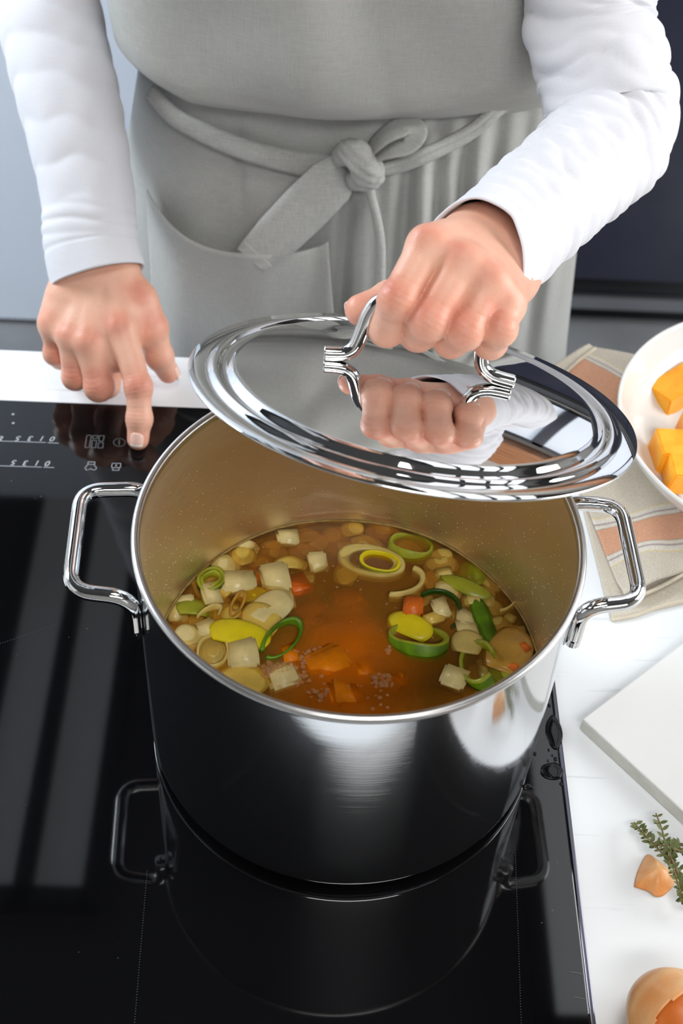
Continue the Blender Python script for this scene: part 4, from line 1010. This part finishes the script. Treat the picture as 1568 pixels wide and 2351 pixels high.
cube_('onion_piece', 1065, 1420, 34, 42, 5, 'onion_w', 'white onion stack between two green leeks')
cube_('onion_piece', 1072, 1446, 40, 26, 0, 'onion_w', 'lower white onion dice between two green leeks')
petal_('onion_piece', 1072, 1474, 54, 36, -12, 'leek_p', 'pale green onion wedge above the near right leek ring', dz_=.0003)
petal_('leek_piece', 1108, 1428, 40, 84, 12, 'leek_g', 'broad green leek leaf at the right of the soup', 'leek', dz_=-.002, hgt=.5)
petal_('leek_piece', 1092, 1470, 46, 40, 0, 'leek_g', 'dark green leek patch under the pale green wedge', 'leek', dz_=-.005)
ring_('leek_ring', 1103, 1532, 74, 86, 8, 'leek_g', 'leek_yg', 'green leek ring standing at the near right rim', .016, .0034, -.0020, (-10, -24), 1, (10, 300))
cube_('onion_piece', 1108, 1540, 20, 46, 5, 'leek_p', 'pale strip inside the green ring at the near right rim', 'onion', dz_=-.003)
cube_('onion_piece', 1042, 1558, 46, 42, -20, 'onion_w', 'white onion block left of the near right leek ring', dz_=-.003)
petal_('onion_piece', 1160, 1492, 90, 74, -30, 'onion_a', 'big amber onion fold at the right rim', dz_=-.001, hgt=.4)
petal_('onion_piece', 1150, 1540, 56, 40, 35, 'leek_yg', 'yellow-green leaf at the near right rim', 'leek', dz_=-.002)
cube_('tomato_bit', 1206, 1486, 16, 16, 30, 'carrot', 'upper red speck on the amber onion fold', 'carrot', dz_=.0025)
cube_('tomato_bit', 1174, 1530, 24, 12, -30, 'carrot', 'lower red speck below the amber onion fold', 'carrot', dz_=.001)
ring_('leek_ring', 1150, 1372, 62, 70, -30, 'leek_p', 'leek_p', 'thin pale leek ring along the right waterline', .008, .0016, -.002, (0, 0), 1, (-60, 130))
petal_('leek_piece', 1075, 1352, 110, 22, -28, 'leek_yg', 'long thin yellow-green leek strip at the right', 'leek', dz_=-.001)
petal_('onion_piece', 1032, 1350, 52, 28, -10, 'onion_w', 'oval white onion slice above the dark green leek band')
petal_('onion_piece', 1080, 1318, 54, 46, 0, 'leek_yg', 'squarish green-yellow onion slab at the right waterline', dz_=-.003)
for x, y, w_, h_, rz, k in ((1010, 1280, 46, 26, 10, 1), (1030, 1296, 42, 26, 30, 1), (1020, 1320, 40, 26, 0, 0), (1000, 1300, 44, 24, -15, 1), (1083, 1382, 36, 24, 5, 0), (1122, 1386, 26, 18, 0, 0), (1112, 1360, 36, 26, 20, 1), (1135, 1400, 34, 26, 40, 1), (1150, 1440, 40, 30, 10, 1), (1170, 1420, 24, 18, 50, 0), (1180, 1455, 34, 26, 20, 1), (1135, 1480, 34, 30, 0, 1), (1195, 1450, 20, 16, 0, 0), (1130, 1340, 36, 24, -30, 1), (1128, 1560, 30, 24, 0, 1)):
    (cube_ if k == 0 else petal_)('onion_piece', x, y, w_, h_, rz, 'leek_p', 'small greenish onion bit '+next(I3), 'onion', G3, dz_=-.0035)
# pumpkin in the middle
cube_('pumpkin_cube', 748, 1536, 76, 58, 35, 'pumpkin_soup', 'brightest pumpkin cube breaking the surface at the near rim', 'pumpkin', dz_=-.0074, th=.018, tilt=(16, -12))
cube_('pumpkin_cube', 838, 1548, 66, 42, 10, 'pumpkin_soup', 'yellow-edged pumpkin cube right of the brightest one', 'pumpkin', dz_=-.0095, th=.016)
cube_('pumpkin_cube', 905, 1572, 60, 40, 0, 'pumpkin_soup', 'pumpkin cube below the big green leek ring', 'pumpkin', dz_=-.0092, th=.016)
cube_('pumpkin_cube', 806, 1602, 84, 48, 5, 'pumpkin_soup', 'large orange pumpkin cube touching the near rim', 'pumpkin', dz_=-.0090, th=.018)
cube_('pumpkin_cube', 662, 1512, 54, 40, 20, 'pumpkin_soup', 'pumpkin cube right below the open green leek ring', 'pumpkin', dz_=-.0078, th=.016)
for x, y, rz in ((740, 1470, 10), (820, 1450, 30), (720, 1415, 50), (800, 1390, 15), (780, 1500, 60), (860, 1500, 20)):
    cube_('pumpkin_cube', x, y, 64, 46, rz, 'pumpkin_soup', 'blurred pumpkin cube deep in the orange middle of the soup', 'pumpkin', G4, dz_=-.0135, th=.016)
G5 = 'sunken onion pieces dimly seen under the floating ones'
for k in range(40):
    a = rng.uniform(-.6, PI+.6) if k < 26 else rng.uniform(PI*.8, PI*1.15); r_ = rng.uniform(.072, .116); x, y = r_*math.cos(a), r_*math.sin(a)
    q = prj((x, y, ZS)); petal_('onion_piece', float(q[0]), float(q[1]), rng.uniform(46, 70), rng.uniform(30, 46), rng.uniform(0, 180), ('onion_a', 'onion_y', 'leek_p')[k % 3], 'dim onion piece sunk under the floating vegetables', 'onion', G5, dz_=-.0058)
# foam bubbles
M['bubble'] = mat('bubble_film', (1, .52, .24), .10); M['bubble'].node_tree.nodes['Principled BSDF'].inputs['Alpha'].default_value = .24
bm = bmesh.new()
for cx, cy, sp_, n in ((640, 1545, 34, 40), (700, 1515, 26, 24), (715, 1500, 20, 14), (880, 1562, 24, 34), (735, 1592, 22, 26), (620, 1530, 20, 16), (690, 1555, 30, 20), (905, 1480, 30, 10), (770, 1580, 60, 14), (880, 1600, 40, 12), (800, 1420, 120, 18), (760, 1330, 90, 14), (640, 1290, 90, 16), (1060, 1400, 90, 14)):
    for k in range(n):
        x, y = cx+rng.normal()*sp_*.55, cy+rng.normal()*sp_*.4; p = S2(x, y)
        if math.hypot(p.x, p.y) < .121: bmesh.ops.create_icosphere(bm, subdivisions=2, radius=rng.uniform(.0006, .0019)*(1 if sp_ < 50 else .6), matrix=Matrix.Translation(p)@Matrix.Diagonal((1, 1, .6, 1)))
tag(bmo('foam_bubbles', bm, M['bubble'], soup, True, SL), kind='stuff')
tube('waterline_residue', [(.1243*math.cos(a), .1243*math.sin(a), ZS+.0012+.0006*math.sin(7*a)) for a in np.linspace(0, 2*PI, 160)], .00075, 6, mat('dried_broth', lin('b49858'), .6, var=.4, vscale=200), soup).location = SL

# ------------------------------------------------------------------ bowl of pumpkin
TZ = -.0045
BC = V((.340, .240, .0005))
bowl = empty('serving_bowl', BC, label='white glazed bowl holding raw pumpkin cubes on the folded towel', cat='bowl')
R_ = .1325
pr_ = [(0, .002), (.055, .002), (.060, .0005), (.066, .0005), (.069, .004), (.090, .014), (.112, .030), (.126, .047), (.1312, .0570), (.1325, .0600), (.1318, .0615), (.1300, .0612), (.1272, .0560), (.118, .040), (.103, .025), (.085, .0150), (.06, .0105), (0, .009)]
pf = []
for a, b in zip(pr_[:-1], pr_[1:]):
    for k in range(3): pf.append((a[0]+(b[0]-a[0])*k/3, a[1]+(b[1]-a[1])*k/3))
pf.append(pr_[-1]); lathe('bowl_shell', pf, 128, M['ceramic'], bowl)
def raw(name, px0, py0, px1, py1, wid, hgt, z, label, seed, rz=0):
    a, b = PZ(px0, py0, z+hgt/2), PZ(px1, py1, z+hgt/2); d = b-a; L_ = np.linalg.norm(d[:2])
    bm = chunk_mesh(L_, wid, hgt, .07, seed, .05); o = tag(bmo(name, bm, M['pumpkin'], None, False), label, 'pumpkin')
    c = (a+b)/2; o.location = (c[0], c[1], z+hgt/2); o.rotation_euler = (random.Random(seed).uniform(-.06, .06), rz, math.atan2(d[1], d[0])); return o
raw('pumpkin_wedge', 1512, 918, 1606, 866, .025, .021, .0165, 'long raw pumpkin wedge lying at the back of the white bowl', 3, -.10)
raw('pumpkin_cube', 1502, 1040, 1625, 1046, .030, .026, .0185, 'biggest raw pumpkin piece at the front of the white bowl', 5)
raw('pumpkin_cube', 1530, 1086, 1592, 1088, .024, .022, .0235, 'small faceted raw pumpkin cube against the near bowl rim', 9, .12)
raw('pumpkin_cube', 1566, 985, 1630, 985, .026, .024, .017, 'raw pumpkin piece at the right frame edge in the bowl', 11)

# ------------------------------------------------------------------ folded towel
def towel_mat():
    nt = NT('striped_linen'); p = nt.p; p.inputs['Roughness'].default_value = .92; p.inputs['Specular IOR Level'].default_value = .12; p.inputs['Sheen Weight'].default_value = .1
    at = nt.n('ShaderNodeAttribute', attribute_name='stripe'); tc = nt.n('ShaderNodeTexCoord')
    wv = nt.n('ShaderNodeTexNoise', Scale=1600.0, Detail=1.0); nt.l(tc.outputs['Object'], wv.inputs['Vector'])
    ab = nt.n('ShaderNodeMath', operation='ABSOLUTE'); nt.l(at.outputs['Fac'], ab.inputs[0]); dv = nt.n('ShaderNodeMath', operation='MULTIPLY'); nt.l(ab.outputs[0], dv.inputs[0]); dv.inputs[1].default_value = 1/3.0
    j = nt.n('ShaderNodeMath', operation='MULTIPLY_ADD'); nt.l(wv.outputs[0], j.inputs[0]); j.inputs[1].default_value = .02; nt.l(dv.outputs[0], j.inputs[2])
    L_, O_, W_, D_, Pp, Yy = lin('cdc5b6'), lin('d3a083'), lin('d9d3c8'), lin('5d5a58'), lin('a79a9c'), lin('d8c48e')
    r = ramp(nt, j.outputs[0], [(0, O_), (.335, O_), (.340, D_), (.355, W_), (.440, W_), (.450, Pp), (.485, Pp), (.495, W_), (.615, W_), (.622, Yy), (.640, Yy), (.652, L_)]); r.color_ramp.interpolation = 'LINEAR'
    sp2 = nt.n('ShaderNodeTexNoise', Scale=1100.0, Detail=2.0); nt.l(tc.outputs['Object'], sp2.inputs['Vector'])
    rr = ramp(nt, sp2.outputs[0], [(.3, (.80, .80, .80)), (.7, (1.12, 1.10, 1.08))]); mx = nt.n('ShaderNodeMix', data_type='RGBA', blend_type='MULTIPLY'); mx.inputs[0].default_value = 1
    nt.l(r.outputs[0], mx.inputs[6]); nt.l(rr.outputs[0], mx.inputs[7]); nt.l(mx.outputs[2], p.inputs['Base Color'])
    b = nt.n('ShaderNodeBump', Strength=.5, Distance=.0006); nt.l(sp2.outputs[0], b.inputs['Height']); nt.l(b.outputs[0], p.inputs['Normal']); return nt.m
M['towel'] = towel_mat()
M['towel_edge'] = linen('linen_hem', lin('cdc2ae'), 900, .12)
towel = empty('tea_towel', (.25, .25, TZ), label='folded natural linen tea towel with terracotta stripes under the bowl', cat='towel')
TL = -towel.location
def drape(x, y, z0, amp, sd):
    z = z0+amp*(nz(x*22, y*22, sd)+.4*nz(x*55, y*55, sd+3)); return z if y < .352 else z-(y-.352)**2*3-(y-.352)*.06
def sheet(name, bl, br, tr, tl_, z0, amp, sd, stripe, n=70, lift=None, parent=None):
    """corner pixels given on the worktop plane -> draped sheet with a stripe coordinate"""
    G = np.zeros((n, n, 3)); S = np.zeros((n, n)); c = [PZ(*q, 0) for q in (bl, br, tr, tl_)]
    for i in range(n):
        v = i/(n-1)
        for j in range(n):
            u = j/(n-1); p = (c[0]*(1-u)+c[1]*u)*(1-v)+(c[3]*(1-u)+c[2]*u)*v
            z = drape(p[0], p[1], z0, amp, sd)
            if lift: z += lift(u, v)
            G[i, j] = (p[0], p[1], max(z, TZ+.0012) if p[1] < .355 else z); S[i, j] = stripe(p[0], p[1])
    o = gridmesh(name, G, M['towel'], towel, .0012); o.location = TL
    a = o.data.attributes.new('stripe', 'FLOAT', 'POINT'); a.data.foreach_set('value', S.reshape(-1).astype(np.float32)); return o, G
tp = A([PZ(x, y, 0)[:2] for x, y in ((1300, 1245), (1349, 1224), (1425, 1207), (1463, 1200), (1568, 1175), (1700, 1145))]); bt = A([PZ(x, y, 0)[:2] for x, y in ((1300, 1365), (1354, 1311), (1388, 1279.5), (1442, 1257), (1475, 1251), (1529, 1247), (1568, 1238), (1700, 1215))])
def strA(x, y):
    yt, yb = np.interp(x, tp[:, 0], tp[:, 1]), np.interp(x, bt[:, 0], bt[:, 1]); return float(np.clip((y-(yt+yb)/2)/((yt-yb)/2), -2.9, 2.9))
sheet('lower_layer', (1405, 1418), (1800, 1330), (1700, 800), (1262, 858), TZ+.0015, .0010, 4, lambda x, y: 2.8)
sheet('top_layer', (1432, 1376), (1700, 1268), (1640, 905), (1290, 1020), TZ+.0045, .0016, 1, strA, lift=lambda u, v: .004*math.exp(-((v-.02)/.06)**2)+.0045*math.exp(-((u-.25-.4*v)/.16)**2)*(1-v))
lB = A([PZ(1345, 821, 0)[:2], PZ(1419, 867, 0)[:2]]); dB = (lB[1]-lB[0])/np.linalg.norm(lB[1]-lB[0]); nB = A([dB[1], -dB[0]])
eB = A([PZ(1302, 856, 0)[:2], PZ(1368, 789, 0)[:2]]); eN = A([-(eB[1]-eB[0])[1], (eB[1]-eB[0])[0]])
def strB(x, y):
    if (A([x, y])-eB[0])@eN > 0: return 2.8
    s = (A([x, y])-lB[0])@nB; return float(np.clip(1-s/.020, -2.9, 2.9)) if s > 0 else float(np.clip(1-s/.013, -2.9, 2.9))
sheet('folded_flap', (1222, 884), (1560, 1010), (1500, 812), (1354, 776), TZ+.0050, .0012, 7, strB, lift=lambda u, v: .003*math.exp(-((u)/.06)**2))
# hems along the open edges
def hem(pts, z, r=.0016): o = tube('hem', spline([(*PZ(x, y, 0)[:2], drape(*PZ(x, y, 0)[:2], z, .001, 1)) for x, y in pts], 50), r, 10, M['towel_edge'], towel, flat=.6); o.location = TL
hem([(1432, 1378), (1470, 1372), (1520, 1350), (1580, 1318)], TZ+.008); hem([(1405, 1418), (1460, 1408), (1520, 1386), (1600, 1366)], TZ+.002); hem([(1296, 862), (1330, 826), (1370, 785)], TZ+.0075, .0016)

# ------------------------------------------------------------------ board
bt_z = .0085
P0 = PZ(1337, 1650, bt_z); d1 = PZ(1568, 1475, bt_z)-P0; d2 = PZ(1568, 1873, bt_z)-P0
e1 = V(d1/np.linalg.norm(d1)); e2 = (V(d2)-e1*V(d2).dot(e1)).normalized(); BP = V(P0)
board = empty('cutting_board', (BP+e1*.15+e2*.11)*1.0, label='white square-cornered cutting board lying at an angle on the worktop', cat='board'); board.location = BP+e1*.08+e2*.11; board.location.z = TZ+.0004
board.rotation_euler = (0, 0, math.atan2(e1.y, e1.x))
boxo('board_slab', -.08, .08, -.11, .11, .0, bt_z-TZ-.0026, M['board_side'], board, .0012)
boxo('top_face', -.08, .08, -.11, .11, bt_z-TZ-.0028, bt_z-TZ-.0004, M['board'], board, .0010)
# ------------------------------------------------------------------ thyme, skins, onion
def leaf_me():
    vs, fs = [], []
    for i, (t, w_) in enumerate(((0, .12), (.25, .8), (.5, 1), (.75, .75), (1, .08))):
        vs += [(-w_*.22, t, .03*math.sin(t*3)), (0, t, -.04+.06*t), (w_*.22, t, .03*math.sin(t*3))]
    for i in range(4): a = i*3; fs += [(a, a+1, a+4, a+3), (a+1, a+2, a+5, a+4)]
    me = bpy.data.meshes.new('leaf'); me.from_pydata(vs, [], fs); me.update(); me.materials.append(M['thyme']); me.polygons.foreach_set('use_smooth', [True]*len(fs)); return me
LEAF = leaf_me()
thy = empty('thyme_sprig', (.20, -.11, TZ), label='sprig of green thyme lying over the onion skin on the worktop', cat='herb'); THL = -thy.location
def TP(px, py, z): p = PZ(px, py, z); return V(p)
for k, pts in enumerate(([(1456, 1888, .002), (1480, 1918, .006), (1512, 1950, .012), (1545, 1985, .012), (1590, 2035, .008)], [(1506, 1868, .004), (1520, 1905, .010), (1530, 1945, .013), (1550, 1990, .014), (1575, 2050, .010), (1590, 2100, .004)],
                         [(1560, 1935, .006), (1545, 1955, .012), (1535, 1985, .013)], [(1470, 1905, .006), (1500, 1935, .01), (1540, 1945, .014), (1575, 1962, .012)], [(1545, 1990, .014), (1560, 2040, .012), (1572, 2068, .004)])):
    path = spline([TP(*q) for q in pts], 40); st = tube('stem', path, np.linspace(.0005, .0009, 40), 7, M['stem'], thy); st.location = THL
    T_, N_, B_ = frames(path, (0, 0, 1))
    for i in range(2, 40, 3):
        for s in (-1, 1):
            for rep in range(2 if i % 2 else 1):
                d_ = V(T_[i]*rng.uniform(-.5, .3)+B_[i]*s*rng.uniform(.6, 1)+N_[i]*rng.uniform(-.2, .9)).normalized(); Ls = rng.uniform(.0026, .0048)
                o = bpy.data.objects.new('leaf', LEAF); COL.objects.link(o); o.parent = thy
                q = d_.to_track_quat('Y', 'Z'); o.matrix_local = Matrix.Translation(V(path[i])+THL)@q.to_matrix().to_4x4()@Matrix.Scale(Ls*1.25, 4)
def shell(name, outline, cpx, bulge, z0, m, label, cat, th=.0007, curl=None, n=12):
    c = V(PZ(*cpx, 0)); pts = [V(PZ(x, y, 0)) for x, y in outline]; N_ = len(pts); ring = spline([tuple(p) for p in pts+[pts[0]]], 40)[:-1]
    vs = [(c.x, c.y, z0+bulge)]; fs = []; K = len(ring)
    for i in range(1, n+1):
        t = i/n
        for p in ring:
            x, y = c.x+(p[0]-c.x)*t, c.y+(p[1]-c.y)*t; vs.append((x, y, max(TZ+.0008, z0+bulge*(1-t*t)+.0012*nz(x*120, y*120, 2)*t+(curl(x, y) if curl else 0))))
    for k in range(K): fs.append((0, 1+k, 1+(k+1) % K))
    for i in range(n-1):
        for k in range(K): k2 = (k+1) % K; fs.append((1+i*K+k, 1+(i+1)*K+k, 1+(i+1)*K+k2, 1+i*K+k2))
    o = tag(pyd(name, vs, fs, M[m]), label, cat); md = o.modifiers.new('s', 'SOLIDIFY'); md.thickness = th; md.offset = 1; return o
shell('onion_skin', [(1458, 2030), (1466, 1995), (1488, 1956), (1512, 1968), (1545, 1995), (1552, 2022), (1530, 2048), (1508, 2053), (1488, 2040)], (1505, 2005), .010, TZ+.001, 'onion_skin', 'torn orange-brown onion skin lying under the thyme', 'onion skin')
OCn = V(PZ(1566, 2362, .022)); OR_ = .0330
on = empty('onion', (OCn.x, OCn.y, TZ), label='brown-skinned onion at the lower right corner of the worktop', cat='onion'); OL = -on.location
def onion_shell(name, R, mat_, cut=None, sd=0, th=.0006):
    vs, fs = [], []; nu, nv = 150, 100
    for i in range(nv+1):
        ph = PI*i/nv
        for k in range(nu):
            t = 2*PI*k/nu; r = R*(1+.012*math.sin(9*t+sd)+.02*nz(math.cos(t)*2, math.sin(t)*2, ph*2+sd)); vs.append((r*math.sin(ph)*math.cos(t)*1.05, r*math.sin(ph)*math.sin(t)*1.05, r*math.cos(ph)*.86))
    for i in range(nv):
        for k in range(nu):
            k2 = (k+1) % nu; f = (i*nu+k, (i+1)*nu+k, (i+1)*nu+k2, i*nu+k2)
            if cut:
                c = sum((V(vs[q]) for q in f), V())/4
                if cut(c): continue
            fs.append(f)
    o = pyd(name, vs, fs, mat_, on); md = o.modifiers.new('s', 'SOLIDIFY'); md.thickness = th; return o
ax_ = V((.12, -.62, .78)).normalized()
R3 = V((.6, .5, .3)).to_track_quat('Z', 'Y').to_matrix().to_4x4()
for o in (onion_shell('flesh', OR_*.955, M['onion_in'], None, 3), onion_shell('papery_skin', OR_, M['onion_skin'], lambda c: (R3@c).normalized().dot(ax_)+.10*nz(*(c*60)) > .62, 3)):
    o.matrix_local = Matrix.Translation(V((0, 0, OR_*.90)))@R3
# ------------------------------------------------------------------ spilled water on the hob
def drop(px, py, w_, h_, hgt, label, sd, group=None):
    c = V(PZ(px, py, 0)); a, b = w_/3500/2, h_/3500/.78/2; vs = [(0, 0, hgt)]; fs = []; n, K = 8, 28
    for i in range(1, n+1):
        t = i/n
        for k in range(K):
            th = 2*PI*k/K; r = t*(1+.30*nz(math.cos(th)*1.1+sd, math.sin(th)*1.1, sd)); vs.append((a*r*math.cos(th), b*r*math.sin(th), hgt*(1-t**4)+.00002))
    for k in range(K): fs.append((0, 1+k, 1+(k+1) % K))
    for i in range(n-1):
        for k in range(K): k2 = (k+1) % K; fs.append((1+i*K+k, 1+(i+1)*K+k, 1+(i+1)*K+k2, 1+i*K+k2))
    fs.append(tuple(1+(n-1)*K+k for k in range(K))[::-1])
    o = tag(pyd('water_droplet', vs, fs, M['water']), label, 'water', group); o.location = (c.x, c.y, .0003); return o
drop(1272, 1682, 40, 74, .0005, 'large dark puddle on the hob edge nearest the board corner', 1)
drop(1266, 1771, 54, 34, .0006, 'dark puddle with bright glints in the middle of the hob edge', 5)
drop(1212, 1806, 26, 12, .0004, 'small dark water tail touching the right side of the pot base', 9)
for x, y, s_ in ((1260, 1722, 6), (1275, 1743, 9), (1228, 1731, 8), (1258, 1747, 5), (1288, 1800, 8), (1261, 1620, 8), (1268, 1735, 5)):
    drop(x, y, s_, s_, .0003, 'tiny water bead between the puddles on the right hob edge', s_, 'tiny water beads on the hob edge')

# ---- steam
nt = NT('steam_vapour'); nt.t.nodes.remove(nt.p)
tc = nt.n('ShaderNodeTexCoord'); no = nt.n('ShaderNodeTexNoise', Scale=9.0, Detail=3.0, Distortion=.6); nt.l(tc.outputs['Object'], no.inputs['Vector'])
ln = nt.n('ShaderNodeVectorMath', operation='LENGTH'); nt.l(tc.outputs['Object'], ln.inputs[0])
mp = nt.n('ShaderNodeMapping'); mp.inputs['Scale'].default_value = (1/.20, 1/.16, 1/.26); nt.l(tc.outputs['Object'], mp.inputs[0]); nt.l(mp.outputs[0], ln.inputs[0])
fo = nt.n('ShaderNodeMapRange'); nt.l(ln.outputs['Value'], fo.inputs[0]); fo.inputs[1].default_value = .25; fo.inputs[2].default_value = .98; fo.inputs[3].default_value = 1; fo.inputs[4].default_value = 0
nr = nt.n('ShaderNodeMapRange'); nt.l(no.outputs[0], nr.inputs[0]); nr.inputs[1].default_value = .42; nr.inputs[2].default_value = .75; nr.inputs[3].default_value = 0; nr.inputs[4].default_value = .75
mu = nt.n('ShaderNodeMath', operation='MULTIPLY'); nt.l(fo.outputs[0], mu.inputs[0]); nt.l(nr.outputs[0], mu.inputs[1])
vs_ = nt.n('ShaderNodeVolumeScatter'); vs_.inputs['Color'].default_value = (1, 1, 1, 1); vs_.inputs['Anisotropy'].default_value = .2; nt.l(mu.outputs[0], vs_.inputs['Density']); nt.l(vs_.outputs[0], nt.out.inputs['Volume'])
bm = bmesh.new(); bmesh.ops.create_icosphere(bm, subdivisions=3, radius=1.0, matrix=Matrix.Diagonal((.20, .16, .26, 1)))
st = tag(bmo('steam', bm, nt.m, None, True, (.40, .62, .06)), 'thin white steam drifting before the dark units right of the sleeve', 'steam', kind='stuff')
